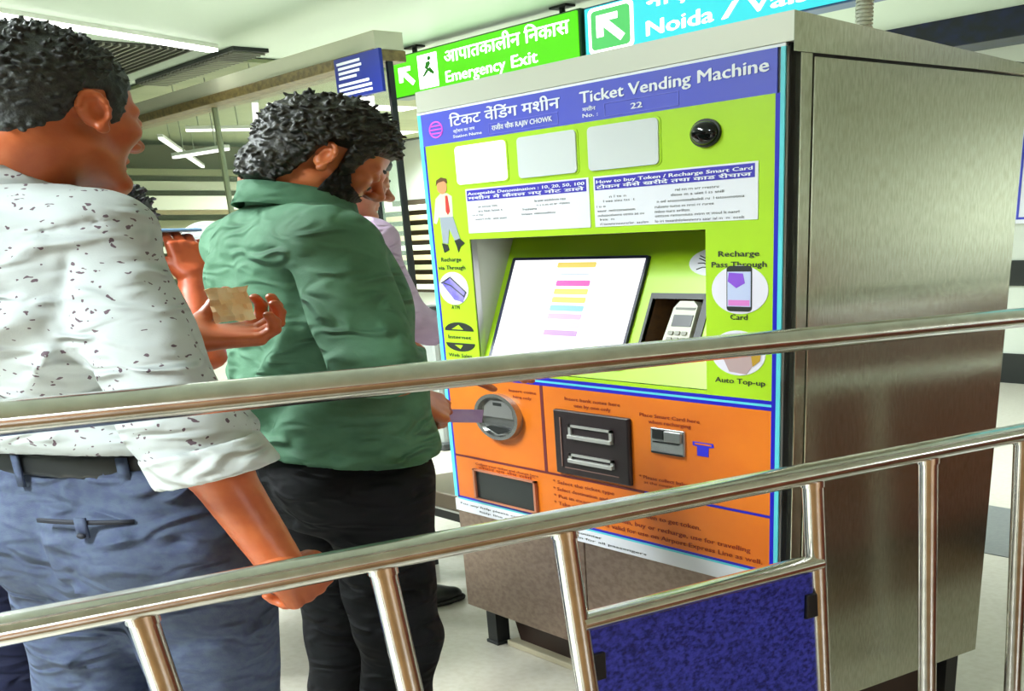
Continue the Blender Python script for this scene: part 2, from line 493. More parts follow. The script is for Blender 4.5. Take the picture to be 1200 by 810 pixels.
# ================================================================== ticket vending machine
def machine():
    T = thing('ticket_vending_machine', 'steel ticket vending machine with lime green and orange front behind the railing', 'ticket machine', (0.456, 0.28, 0))
    lime = mat('lime_print', (176, 222, 34), .38, noise=.2, nscale=6, c2=(160, 210, 30))
    orange = mat('orange_print', (232, 122, 24), .4, noise=.4, nscale=9, c2=(216, 100, 14))
    blueH = mat('header_blue', (84, 92, 204), .4, noise=.3, nscale=30, c2=(70, 84, 214))
    cyan = mat('cyan_edge_print', (96, 214, 226), .4)
    navy = mat('navy_line', (26, 24, 190), .4)
    white = mat('white_print', (235, 240, 245), .5)
    brown = mat('brown_print', (150, 44, 8), .5)
    black = mat('black_print', (30, 36, 30), .5)
    silver = mat('silver_trim', (200, 202, 200), .3, .6)
    # ---- cabinet
    cap = obj('top_cap', ([(-0.002, 0, 1.752), (0.912, 0, 1.752), (0.912, 0, 1.808), (-0.002, 0, 1.808),
                           (-0.002, 0.545, 1.728), (0.912, 0.545, 1.728), (0.912, 0.545, 1.752), (-0.002, 0.545, 1.752)],
                          [(0, 1, 2, 3), (1, 5, 6, 2), (5, 4, 7, 6), (4, 0, 3, 7), (3, 2, 6, 7), (0, 4, 5, 1)]), M_caps, T)
    obj('cap_side', ext([(0.0, 1.732), (0.545, 1.732), (0.545, 1.753), (0.0, 1.807)], lambda u, v, w=0: (0.912 + w, u, v), 0, 0.0015), M_steel, cap)
    obj('side_panel', boxg(0.898, 0.906, 0.022, 0.542, 0.16, 1.76), M_dark, T)
    sp = obj('side_frame', join(boxg(0.90, 0.912, 0.016, 0.0385, 0.16, 1.732, 0.001)), M_steel, T)
    obj('side_sheet', boxg(0.902, 0.9135, 0.0405, 0.542, 0.165, 1.7255, 0.0012), M_steel, T)
    obj('side_panel', boxg(-0.002, 0.008, 0.02, 0.542, 0.16, 1.752), M_steel, T)
    obj('back_panel', boxg(0.008, 0.898, 0.532, 0.542, 0.16, 1.752), M_steel, T)
    obj('bottom_pan', boxg(0.008, 0.898, 0.02, 0.532, 0.16, 0.17), M_steel, T)
    obj('gasket', join(boxg(0.8965, 0.902, 0.006, 0.03, 0.5, 1.752), boxg(0.0, 0.9, 0.004, 0.03, 1.7445, 1.756), boxg(0.0, 0.01, 0.012, 0.03, .5, 1.75)), M_blackpl, T)
    lf = mat('lower_steel', (152, 132, 118), .36, .85, noise=.6, nscale=70, c2=(120, 100, 88))
    obj('lower_panel', boxg(-0.002, 0.418, 0.004, 0.02, 0.162, 0.515, 0.002), lf, T)
    obj('lower_panel', boxg(0.4205, 0.9, 0.004, 0.02, 0.162, 0.515, 0.002), lf, T)
    for x, y in ((0.0, 0.05), (0.86, 0.05), (0.0, 0.48), (0.86, 0.48)):
        lg = obj('leg', boxg(x, x + 0.035, y, y + 0.035, 0.012, 0.162), M_blackpl, T)
        obj('foot', boxg(x - 0.004, x + 0.039, y - 0.004, y + 0.039, 0, 0.012, 0.002), M_blackpl, lg)
    obj('plinth', ext([(0.07, 0.02), (0.85, 0.02), (0.88, 0.16), (0.035, 0.16)], lambda u, v, w=0: (u, 0.09 - w, v), -0.38, 0), mat('plinth', (60, 42, 34), .5, .3), T)
    obj('plinth_base', boxg(0.05, 0.87, 0.065, 0.5, 0, 0.022, 0.003), mat('base_strip', (188, 178, 150), .5), T)
    # ---- door
    D = obj('door', join(boxg(0.0, 0.9, 0.002, 0.014, 0.985, 1.008), boxg(0.0, 0.9, 0.002, 0.014, 1.388, 1.745),
                         boxg(0.0, 0.137, 0.002, 0.014, 1.008, 1.388), boxg(0.751, 0.9, 0.002, 0.014, 1.008, 1.388),
                         boxg(0.0, 0.9, 0.002, 0.014, 0.515, 0.985)), silver, T)
    obj('green_panel', join(*[ext(rect(*r), front, 0, 0.002) for r in ((0.018, 0.884, 1.388, 1.657), (0.018, 0.137, 0.998, 1.388), (0.751, 0.884, 0.998, 1.388), (0.137, 0.751, 0.998, 1.008))]), lime, D)
    obj('header_panel', ext(rect(0.012, 0.886, 1.657, 1.744), front, 0, 0.0021), blueH, D)
    obj('edge_strip', join(*[ext(rect(*r), front, 0, 0.002) for r in ((0.0, 0.012, 0.565, 1.744), (0.892, 0.9, 0.565, 1.744), (0.012, 0.892, 0.983, 0.989), (0.012, 0.86, 0.557, 0.563))]), cyan, D)
    obj('blue_line', join(*[ext(rect(*r), front, 0, 0.0022) for r in ((0.884, 0.892, 0.563, 1.657), (0.012, 0.018, 0.563, 1.657), (0.018, 0.884, 0.989, 0.998), (0.018, 0.884, 0.974, 0.983), (0.012, 0.89, 0.563, 0.570))]), navy, D)
    obj('top_edge', ext(rect(0.0, 0.9, 1.744, 1.75), front, 0, 0.002), white, D)
    # header lettering
    lg = obj('metro_logo', ringg(0.06, 1.698, 0.019, 0.023, front, 0.002, 0.003), mat('logo_pink', (226, 92, 226), .5), D)
    for zz, hw in ((1.708, 0.018), (1.698, 0.0205), (1.688, 0.018)):
        obj('logo_bar', ext(rect(0.06 - hw, 0.06 + hw, zz - 0.002, zz + 0.002), front, 0.002, 0.003), mat('logo_pink'), D)
    text('hindi_title', '\u093fटकट वें\u093fडंग मशीन', white, D, front, 0.107, 0.427, 1.700, 0.028, 0.003, 0.022)
    text('english_title', 'Ticket Vending Machine', white, D, front, 0.478, 0.872, 1.702, 0.027, 0.003, 0.026)
    text('small_print', 'स्टेशन का नाम', white, D, front, 0.117, 0.185, 1.682, 0.008, 0.003, 0.02)
    text('small_print', 'Station Name', white, D, front, 0.115, 0.205, 1.668, 0.008, 0.003, 0.02)
    text('station_name', 'राजीव चौक RAJIV CHOWK', white, D, front, 0.236, 0.405, 1.672, 0.013, 0.003, 0.03)
    obj('name_box', join(*[ext(rect(*r), front, 0.002, 0.0028) for r in ((0.226, 0.42, 1.663, 1.6642), (0.226, 0.42, 1.690, 1.6912), (0.226, 0.2272, 1.663, 1.69), (0.419, 0.42, 1.663, 1.69))]), mat('box_line', (120, 126, 225), .5), D)
    text('small_print', 'मशीन', white, D, front, 0.483, 0.515, 1.682, 0.009, 0.003, 0.02)
    text('small_print', 'No. :', white, D, front, 0.483, 0.52, 1.668, 0.009, 0.003, 0.02)
    text('machine_number', '22', white, D, front, 0.597, 0.622, 1.671, 0.013, 0.003, 0.03)
    obj('name_box', join(*[ext(rect(*r), front, 0.002, 0.0028) for r in ((0.535, 0.70, 1.663, 1.6642), (0.535, 0.70, 1.692, 1.6932), (0.535, 0.5362, 1.663, 1.692), (0.699, 0.70, 1.663, 1.692))]), mat('box_line'), D)
    # status displays
    for k, (x0, x1, mm) in enumerate(((0.118, 0.272, mat('lit_display', (255, 255, 255), .3, emit=1.5)), (0.307, 0.464, mat('pale_display', (218, 224, 224), .08)), (0.494, 0.657, mat('pale_display')))):
        fr = obj('display_frame', ext(rrect(x0 - 0.004, x1 + 0.004, 1.537, 1.648, 0.012), front, 0.001, 0.003), lime, D)
        obj('status_display', ext(rrect(x0, x1, 1.541, 1.644, 0.01), front, 0.003, 0.005), mm, fr)
    # camera dome
    dm = obj('camera_base', ext(circ(0.755, 1.596, 0.03), front, 0.002, 0.006), mat('dome_base', (26, 30, 30), .4), D)
    V, F = ballg((0.755, -0.006, 1.596), (0.0265, 0.013, 0.026), 20, 12)
    obj('camera_dome', (V, F), mat('dome', (12, 14, 14), .06), dm, True)
    # instruction stickers
    for x0, x1, lines in ((0.139, 0.490, [(0.175, 0.235, 1.478), (0.175, 0.25, 1.466), (0.155, 0.19, 1.456), (0.165, 0.262, 1.444), (0.345, 0.43, 1.482), (0.35, 0.44, 1.471), (0.31, 0.35, 1.462), (0.305, 0.40, 1.450)]),
                          (0.502, 0.855, [(0.54, 0.58, 1.478), (0.525, 0.60, 1.468), (0.508, 0.53, 1.456), (0.51, 0.60, 1.445), (0.51, 0.62, 1.434), (0.515, 0.55, 1.424), (0.515, 0.63, 1.413),
                                          (0.69, 0.78, 1.482), (0.68, 0.79, 1.471), (0.65, 0.83, 1.458), (0.645, 0.77, 1.446), (0.645, 0.72, 1.435), (0.645, 0.82, 1.425), (0.645, 0.83, 1.413)])):
        s = obj('instruction_sticker', ext(rect(x0, x1, 1.405, 1.527), front, 0.0015, 0.003), mat('sticker_white', (232, 234, 242), .45), D)
        obj('sticker_heading', ext(rect(x0 + 0.004, x1 - 0.006, 1.494, 1.523), front, 0.003, 0.0034), mat('heading_blue', (50, 40, 180), .5), s)
        hd = 'विमुद्रीकृत नोट स्वीकार नही' if x0 < .3 else 'मशीन से टोकन लेने की प्रकिया'
        text('heading_text', 'निर्देश / Instruction for note acceptance' if False else ('Acceptable Denomination : 10, 20, 50, 100' if x0 < .3 else 'How to buy Token / Recharge Smart Card'), white, s, front, x0 + 0.008, x1 - 0.01, 1.510, 0.008, 0.0038, 0.03)
        text('heading_text', 'मशीन मे केवल नए नोट डाले' if x0 < .3 else 'टोकन कैसे खरीदे तथा काड रीचाज', white, s, front, x0 + 0.008, x1 - 0.012, 1.4975, 0.008, 0.0038, 0.03)
        for a, b, z in lines:
            n = max(4, int((b - a) / 0.0042))
            wd = ''.join(random.choice('nouaremtsil') if random.random() > .16 else ' ' for _ in range(n)).strip()
            text('text_line', wd, black, s, front, a, b, z - 0.004, 0.0062, 0.0036, 0.0)
    # printed cartoon of an office worker
    px = lambda pts: [(a, b) for a, b in pts]
    sk = mat('print_skin', (222, 150, 100), .5); hairm = mat('print_hair', (96, 60, 20), .5)
    obj('printed_figure', ext(px([(0.042, 1.455), (0.09, 1.455), (0.092, 1.512), (0.076, 1.522), (0.054, 1.522), (0.036, 1.508), (0.022, 1.44), (0.032, 1.436)]), front, 0.002, 0.0026), mat('print_shirt', (216, 226, 190), .5), D)
    obj('printed_head', ext(circ(0.062, 1.540, 0.017, 18, 0.02), front, 0.0026, 0.003), sk, D)
    obj('printed_hair', ext([(0.042, 1.545), (0.052, 1.553), (0.07, 1.556), (0.082, 1.548), (0.08, 1.562), (0.062, 1.567), (0.046, 1.560)], front, 0.003, 0.0033), hairm, D)
    obj('printed_tie', ext([(0.07, 1.515), (0.078, 1.515), (0.082, 1.47), (0.074, 1.46), (0.068, 1.47)], front, 0.0026, 0.003), mat('print_tie', (200, 50, 40), .5), D)
    obj('printed_trousers', ext([(0.045, 1.455), (0.09, 1.455), (0.108, 1.39), (0.09, 1.385), (0.074, 1.42), (0.066, 1.378), (0.048, 1.38)], front, 0.0026, 0.003), mat('print_trouser', (150, 160, 170), .5), D)
    obj('printed_shoe', join(ext([(0.044, 1.38), (0.064, 1.375), (0.068, 1.36), (0.05, 1.352)], front, .0026, .0032), ext([(0.088, 1.386), (0.106, 1.392), (0.122, 1.378), (0.108, 1.37), (0.098, 1.352), (0.094, 1.37)], front, .0026, .0032)), black, D)
    # side column prints
    for cx, a, b in ((0.07, 'Recharge', 'via Through'), (0.818, 'Recharge', 'Pass Through')):
        hw = 0.034 if cx < .5 else 0.04
        text('caption', a, black, D, front, cx - hw, cx + hw, 1.326, 0.013, 0.0028, 0.02)
        text('caption', b, black, D, front, cx - hw * 1.35, cx + hw * 1.35, 1.302, 0.013, 0.0028, 0.02)
    c1 = obj('round_picture', ext(circ(0.07, 1.246, 0.05, 30, 0.049), front, 0.002, 0.003), mat('picture_white', (230, 226, 240), .5), D)
    obj('picture_card', ext([(0.03, 1.262), (0.062, 1.28), (0.112, 1.235), (0.098, 1.205), (0.07, 1.212)], front, 0.003, 0.0036), mat('card_lilac', (150, 140, 205), .5, noise=.8, nscale=40, c2=(90, 80, 190)), c1)
    obj('picture_outline', tubeg([front(*p, 0.0037) for p in ((0.03, 1.262), (0.062, 1.28), (0.112, 1.235), (0.105, 1.222), (0.062, 1.255), (0.04, 1.262))], 0.0018, 6), black, c1)
    text('caption', 'ATM', black, D, front, 0.056, 0.084, 1.184, 0.012, 0.0028, 0.02)
    ic = obj('net_banking_icon', ext([(0.075 + 0.05 * math.cos(math.radians(a)), 1.118 + 0.026 * math.sin(math.radians(a))) for a in range(0, 181, 15)], front, 0.002, 0.003), black, D)
    obj('icon_lower', ext([(0.075 + 0.05 * math.cos(math.radians(a)), 1.080 + 0.026 * math.sin(math.radians(a))) for a in range(180, 361, 15)], front, 0.002, 0.003), black, D)
    obj('icon_glint', join(ext([(0.05, 1.122), (0.075, 1.136), (0.09, 1.122)], front, .003, .0034), ext([(0.055, 1.074), (0.085, 1.074), (0.075, 1.062)], front, .003, .0034)), lime, D)
    text('caption', 'Internet', black, D, front, 0.035, 0.115, 1.093, 0.012, 0.0028, 0.02)
    text('caption', 'Web Sales', black, D, front, 0.03, 0.112, 1.036, 0.012, 0.0028, 0.02)
    c2 = obj('round_picture', ext(circ(0.820, 1.251, 0.056, 34, 0.055), front, 0.002, 0.003), mat('picture_white'), D)
    ph = obj('picture_phone', ext(rrect(0.795, 0.845, 1.202, 1.305, 0.008), front, 0.003, 0.0036), black, c2)
    obj('picture_screen', ext(rect(0.797, 0.843, 1.213, 1.292), front, 0.0036, 0.004), mat('print_screen', (196, 206, 240), .4), c2)
    obj('picture_blob', join(ext([(0.798, 1.27), (0.815, 1.255), (0.832, 1.266), (0.828, 1.288), (0.8, 1.29)], front, .004, .0043)), mat('print_violet', (140, 80, 215), .5), c2)
    obj('picture_stripe', ext(rect(0.799, 0.841, 1.215, 1.228), front, .004, .0043), mat('print_pink', (226, 130, 210), .5), c2)
    text('caption', 'Card', black, D, front, 0.802, 0.836, 1.183, 0.013, 0.0028, 0.02)
    c3 = obj('round_picture', ext(circ(0.817, 1.105, 0.055, 34, 0.053), front, 0.002, 0.003), mat('picture_white'), D)
    obj('picture_hand', ext([(0.775, 1.11), (0.79, 1.085), (0.80, 1.06), (0.835, 1.056), (0.852, 1.085), (0.85, 1.12), (0.82, 1.13)], front, .003, .0036), mat('print_hand', (186, 160, 160), .5), c3)
    obj('picture_sleeve', ext([(0.842, 1.12), (0.848, 1.075), (0.862, 1.09), (0.865, 1.12)], front, .0036, .004), mat('print_sleeve', (190, 150, 40), .5), c3)
    text('caption', 'Auto Top-up', black, D, front, 0.77, 0.872, 1.032, 0.013, 0.0028, 0.02)
    # ---- screen bay
    greyw = mat('bay_side', (200, 206, 190), .4)
    bay = obj('bay_side', boxg(0.129, 0.1364, 0.0142, 0.12, 1.005, 1.395), greyw, T)
    obj('bay_side', boxg(0.7516, 0.759, 0.0142, 0.12, 1.005, 1.395), greyw, T)
    obj('bay_top', boxg(0.129, 0.759, 0.0142, 0.12, 1.3885, 1.394), M_dark, T)
    bg = mat('bay_green', (170, 216, 20), .36)
    bk = obj('bay_back', join(*[ext(rect(*r), incline, -0.006, 0) for r in ((0.137, 0.751, 1.01, 1.088), (0.137, 0.751, 1.232, 1.388), (0.137, 0.572, 1.088, 1.232), (0.703, 0.751, 1.088, 1.232))]), bg, T)
    bz = obj('screen_bezel', ext(rrect(0.160, 0.540, 1.038, 1.330, 0.006), incline, 0, 0.006), mat('bezel', (24, 28, 60), .3), bk)
    scr = obj('touch_screen', ext(rect(0.172, 0.534, 1.046, 1.322), incline, 0.006, 0.0075), mat('screen_white', (250, 252, 255), .2, emit=1.0), T)
    def key(c, u0, u1, v0, v1, nm):
        obj('menu_button', ext(rrect(u0, u1, v0, v1, 0.003, 2), incline, 0.0075, 0.0082), mat(nm, c, .3, emit=0.8), scr)
    key((240, 216, 110), 0.305, 0.412, 1.300, 1.314, 'key_yellow')
    key((205, 215, 240), 0.32, 0.40, 1.280, 1.284, 'key_grey')
    for i, (c, nm) in enumerate((((238, 80, 180), 'key_pink'), ((246, 220, 100), 'key_yellow2'), ((246, 220, 100), 'key_yellow2'), ((140, 205, 236), 'key_blue'), ((214, 180, 240), 'key_lilac'), ((232, 205, 244), 'key_pale'), ((196, 150, 232), 'key_violet'))):
        v = 1.250 - i * 0.0225
        key(c, 0.314, 0.408, v, v + 0.015, nm)
    key((240, 240, 180), 0.20, 0.225, 1.062, 1.07, 'key_cream')
    st = obj('round_sticker', ext(circ(0.690, 1.312, 0.056, 30, 0.034), incline, 0, 0.001), mat('sticker_white'), bk)
    for i, dz in enumerate((-0.018, -0.008, 0.003, 0.014)):
        obj('sticker_line', tubeg([incline(0.655 + 0.012 * k, 1.312 + dz + 0.006 * math.sin(k * 1.1 + i), 0.0012) for k in range(6)], 0.0013, 6), black, st)
    # card payment recess with terminal
    rec = obj('terminal_recess', join(*[([incline(*p) for p in q], [(0, 1, 2, 3)]) for q in (
        [(0.572, 1.088, -.05), (0.703, 1.088, -.05), (0.703, 1.232, -.05), (0.572, 1.232, -.05)],
        [(0.572, 1.088, 0), (0.572, 1.088, -.05), (0.572, 1.232, -.05), (0.572, 1.232, 0)],
        [(0.703, 1.088, 0), (0.703, 1.232, 0), (0.703, 1.232, -.05), (0.703, 1.088, -.05)],
        [(0.572, 1.232, 0), (0.572, 1.232, -.05), (0.703, 1.232, -.05), (0.703, 1.232, 0)],
        [(0.572, 1.088, 0), (0.703, 1.088, 0), (0.703, 1.088, -.05), (0.572, 1.088, -.05)])]), mat('recess_brown', (92, 62, 28), .5, noise=.6, nscale=60, c2=(50, 34, 20)), bk)
    obj('recess_lip', join(*[ext(rect(*r), incline, 0, 0.002) for r in ((0.566, 0.70, 1.222, 1.236), (0.566, 0.572, 1.085, 1.222), (0.69, 0.706, 1.085, 1.236))]), M_blackpl, bk)
    pos = obj('card_terminal', ext([(0.622, 1.09), (0.683, 1.09), (0.683, 1.205), (0.672, 1.217), (0.640, 1.217), (0.630, 1.20)], incline, -0.045, 0.004), mat('terminal_beige', (206, 206, 188), .45), T)
    obj('terminal_screen', ext(rect(0.636, 0.680, 1.155, 1.183), incline, 0.004, 0.005), M_dark, pos)
    obj('terminal_slot', ext(rect(0.636, 0.680, 1.196, 1.201), incline, 0.004, 0.005), mat('slot_grey', (110, 112, 100), .5), pos)
    for r in range(3):
        for c in range(3):
            obj('terminal_key', ext(rrect(0.634 + c * 0.0155, 0.645 + c * 0.0155, 1.134 - r * 0.015, 1.143 - r * 0.015, 0.002, 2), incline, 0.004, 0.0065), mat('terminal_key', (150, 150, 136), .5), pos)
    # ---- orange lower half
    for r in ((0.018, 0.321, 0.716, 0.974), (0.331, 0.884, 0.716, 0.974), (0.018, 0.331, 0.570, 0.707), (0.331, 0.884, 0.570, 0.707)):
        obj('orange_panel', ext(rect(*r), front, 0, 0.002), orange, D)
    obj('divider_line', ext(rect(0.018, 0.60, 0.708, 0.714), front, 0, 0.0024), mat('divider_brown', (110, 30, 40), .5), D)
    obj('divider_line', ext(rect(0.60, 0.884, 0.708, 0.714), front, 0, 0.0024), navy, D)
    obj('divider_line', ext(rect(0.322, 0.330, 0.714, 0.974), front, 0, 0.0024), mat('divider_brown'), D)
    obj('groove_fill', join(ext(rect(0.321, 0.331, .57, .974), front, -.001, 0.0012), ext(rect(0.018, .884, .707, .716), front, -.001, 0.0012)), orange, D)
    # coin entry
    cs = obj('coin_entry', ringg(0.192, 0.863, 0.062, 0.072, front, 0.001, 0.016), mat('coin_steel', (176, 176, 172), .25, .9), D, 40)
    obj('coin_cup', ext(circ(0.192, 0.863, 0.063), front, -0.012, 0.004), mat('coin_cup', (140, 140, 138), .3, .8), cs)
    obj('coin_plate', ext([(0.142, 0.86), (0.242, 0.862), (0.236, 0.895), (0.215, 0.913), (0.17, 0.913), (0.148, 0.893)], front, 0.004, 0.009), mat('coin_plate', (172, 172, 170), .3, .7), cs)
    obj('coin_slot', ext(rect(0.178, 0.206, 0.897, 0.907), front, 0.009, 0.0095), M_dark, cs)
    obj('coin_tray', ext([(0.15, 0.826), (0.192, 0.808), (0.234, 0.826), (0.22, 0.833), (0.165, 0.833)], front, 0.004, 0.012), M_dark, cs)
    text('red_print', 'Insert coins', brown, D, front, 0.226, 0.31, 0.945, 0.009, 0.0028, .02)
    text('red_print', 'here only', brown, D, front, 0.238, 0.295, 0.927, 0.009, 0.0028, .02)
    # return tray
    tr = obj('return_tray', join(boxg(0.090, 0.288, -0.004, 0.006, 0.575, 0.673)), mat('tray_black', (28, 34, 34), .35), D)
    obj('tray_lip', join(*[ext(rect(*r), front, 0.0, 0.009) for r in ((0.084, 0.294, 0.671, 0.677), (0.084, 0.294, 0.573, 0.578), (0.084, 0.09, 0.573, 0.677), (0.288, 0.294, 0.573, 0.677))]), mat('tray_lip', (190, 120, 90), .4), tr)
    text('red_print', 'Collect your ticket and change here', brown, D, front, 0.09, 0.30, 0.690, 0.008, 0.0028, .02)
    text('red_print', 'टोकन एव शेष राशि', brown, D, front, 0.10, 0.29, 0.679, 0.008, 0.0028, .02)
    # banknote unit
    text('red_print', 'Insert bank notes here', brown, D, front, 0.395, 0.545, 0.940, 0.010, 0.0028, .02)
    text('red_print', 'one by one only', brown, D, front, 0.42, 0.52, 0.923, 0.010, 0.0028, .02)
    bn = obj('banknote_unit', boxg(0.366, 0.571, -0.010, 0.010, 0.722, 0.912, 0.004), mat('banknote_black', (40, 30, 32), .35), D)
    for z0, z1, x0, x1 in ((0.833, 0.873, 0.413, 0.532), (0.762, 0.788, 0.411, 0.533)):
        s = obj('note_slot_frame', join(boxg(x0, x1, -0.014, -0.009, z1 - 0.007, z1), boxg(x0, x1, -0.018, -0.009, z0, z0 + 0.011, 0.001), boxg(x0, x0 + 0.007, -0.014, -0.009, z0 + 0.007, z1), boxg(x1 - 0.007, x1, -0.014, -0.009, z0 + 0.007, z1)), mat('slot_silver', (206, 206, 200), .3, .5), bn)
    obj('unit_trim', join(boxg(0.386, 0.389, -0.0115, -0.009, 0.745, 0.89), boxg(0.395, 0.545, -0.0115, -0.009, 0.742, 0.7445)), mat('trim_brown', (130, 100, 90), .4), bn)
    # card slot and icon
    text('red_print', 'Place Smart Card here', brown, D, front, 0.594, 0.735, 0.922, 0.010, 0.0028, .02)
    text('red_print', 'when recharging', brown, D, front, 0.615, 0.715, 0.906, 0.010, 0.0028, .02)
    ca = obj('card_slot', boxg(0.622, 0.702, -0.006, 0.008, 0.828, 0.897, 0.002), mat('card_steel', (190, 190, 188), .25, .85), D)
    obj('card_opening', join(boxg(0.630, 0.655, -0.009, -0.005, 0.868, 0.893), boxg(0.63, 0.69, -0.008, -0.005, 0.858, 0.862), boxg(0.626, 0.70, -0.008, -0.005, 0.829, 0.834)), M_dark, ca)
    obj('card_guide', boxg(0.658, 0.698, -0.010, -0.005, 0.864, 0.892, 0.002), mat('card_guide', (160, 162, 160), .3, .8), ca)
    ti = obj('smart_card_icon', ext([(0.729, 0.838), (0.754, 0.838), (0.754, 0.862), (0.766, 0.864), (0.764, 0.874), (0.719, 0.874), (0.719, 0.864), (0.729, 0.862)], front, 0.002, 0.003), mat('icon_blue', (40, 40, 215), .5), D)
    obj('icon_slot', ext(rect(0.724, 0.761, 0.867, 0.871), front, 0.003, 0.0034), orange, D)
    # footer texts
    for i, (s, a, b) in enumerate((('* Select the ticket type', 0.345, 0.52), ('* Select destination and quantity', 0.345, 0.56), ('* Put in exact fare please', 0.345, 0.545), ('* Take ticket and balance', 0.345, 0.53))):
        text('red_print', s, brown, D, front, a, b, 0.684 - i * 0.022, 0.011, 0.0028, .02)
    text('red_print', '* Please collect balance', brown, D, front, 0.588, 0.72, 0.738 + 0.012, 0.010, 0.0028, .02)
    text('red_print', 'at the counter below', brown, D, front, 0.60, 0.72, 0.737, 0.008, 0.0028, .02)
    text('red_print', '* Touch the screen to get token.', brown, D, front, 0.48, 0.735, 0.637, 0.013, 0.0028, .025)
    text('red_print', 'after taking token, buy or recharge, use for travelling', brown, D, front, 0.42, 0.845, 0.607, 0.013, 0.0028, .025)
    text('red_print', 'smart card is valid for use on Airport Express Line as well.', brown, D, front, 0.40, 0.870, 0.583, 0.013, 0.0028, .025)
    ws = obj('footer_strip', ext(rect(0.0, 0.86, 0.516, 0.557), front, 0, 0.002), mat('sticker_white'), D)
    text('footer_text', 'For any help please contact customer care counter', black, D, front, 0.02, 0.48, 0.541, 0.007, 0.0028, .01)
    text('footer_text', 'help line open daily 6 am to 11 pm for all passengers', black, D, front, 0.09, 0.60, 0.526, 0.007, 0.0028, .01)
    return T


machine()

# flexible conduit rising from the machine roof to the ceiling
t = thing('flexible_conduit', 'ribbed grey flexible conduit rising from the machine roof', 'conduit', (0.785, 0.3, 1.775))
pth = [(0.785, 0.3, 1.77 + 0.0325 * k) for k in range(38)]
obj('tube', tubeg(pth, 0.0105, 14), mat('conduit', (225, 228, 215), .5), t, 60)
V = []; F = []
rings = []
for k in range(150):
    z = 1.776 + k * 0.0082
    rings.append(tubeg([(0.785, 0.3, z), (0.785, 0.3, z + 0.0045)], 0.0132, 14))
rb = obj('rib', join(*rings), mat('conduit'), t, 60)
rb['kind'] = 'stuff'


# low bench and steel gate post standing beyond the machine
t = thing('steel_bench', 'low brown steel bench to the left of the ticket machine', 'bench', (-0.49, 0.45, 0))
obj('seat', boxg(-0.78, -0.2, 0.3, 0.6, 0.315, 0.385, 0.005), mat('bench_brown', (128, 112, 92), .4, .4), t)
obj('seat_trim', boxg(-0.78, -0.2, 0.296, 0.3, 0.311, 0.319), mat('silver_trim'), t)
obj('under_frame', boxg(-0.76, -0.22, 0.31, 0.59, 0.265, 0.315), M_blackpl, t)
for x in (-0.70, -0.28):
    for y in (0.34, 0.54):
        obj('leg', boxg(x - 0.02, x + 0.02, y - 0.02, y + 0.02, 0, 0.265, 0.003), M_blackpl, t)
t = thing('gate_post', 'slim grey steel gate post standing on the floor beyond the machine', 'post', (-2.49, 1.58, 0))
obj('shaft', boxg(-2.56, -2.42, 1.53, 1.63, 0.02, 0.98, 0.02), mat('post_grey', (176, 182, 178), .4, .4), t)
obj('base', boxg(-2.60, -2.38, 1.50, 1.66, 0, 0.05, 0.008), mat('post_dark', (60, 62, 62), .5), t)
obj('arm', tubeg([(-2.44, 1.56, 0.80), (-2.10, 1.56, 0.80)], 0.014, 10), mat('post_grey'), t, 50)
obj('cap', boxg(-2.565, -2.415, 1.525, 1.635, 0.98, 1.0, 0.006), mat('post_dark'), t)


# ================================================================== queue railing
def railing():
    X = 1.202
    T = thing('queue_railing', 'polished steel queue railing crossing in front of the machine', 'railing', (X, -0.3, 0))
    obj('top_rail', tubeg([(X, -2.4, 1.193), (X, 1.75, 1.193)], 0.0198, 24), M_rail, T, 50)
    obj('middle_rail', tubeg([(X, -2.4, 0.948), (X, 1.75, 0.948)], 0.0195, 24), M_rail, T, 50)
    obj('short_rail', tubeg([(X, -0.645, 0.770), (X, -0.275, 0.770)], 0.0155, 20), M_rail, T, 50)
    for y in (-2.2, 1.7):
        p = obj('end_post', tubeg([(X, y, 0), (X, y, 1.19)], 0.02, 20), M_rail, T, 50)
        obj('base_flange', tubeg([(X, y, 0), (X, y, 0.012)], 0.045, 20), M_rail, p, 50)
    for y in (-1.5, -1.292, -1.084, -0.864, -0.656, -0.286, -0.066, 0.146, 0.36, 0.58):
        p = obj('post', tubeg([(X, y, 0.94), (X, y + 0.062, 0.008)], 0.0125, 16), M_rail, T, 50)
        obj('base_flange', tubeg([(X, y + 0.062, 0), (X, y + 0.062, 0.01)], 0.03, 16), M_rail, p, 50)
        obj('weld_collar', tubeg([(X, y, 0.94), (X, y + 0.0012, 0.922)], 0.0142, 16), M_rail, p, 50)
    pan = mat('blue_reflection_sheet', (66, 74, 190), .3, .2, noise=.9, nscale=130, c2=(28, 36, 100), bump=.1, bscale=300)  # steel sheet; its blue reflection is put into the base colour
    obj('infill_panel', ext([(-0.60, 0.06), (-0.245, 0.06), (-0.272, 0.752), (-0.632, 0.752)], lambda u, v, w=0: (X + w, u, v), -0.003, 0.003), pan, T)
    obj('panel_clip', boxg(X - 0.006, X + 0.008, -0.297, -0.272, 0.66, 0.71, 0.002), M_blackpl, T)
    obj('panel_clip', boxg(X - 0.006, X + 0.008, -0.645, -0.615, 0.66, 0.71, 0.002), M_blackpl, T)


railing()
# ================================================================== people
F4 = np.float32


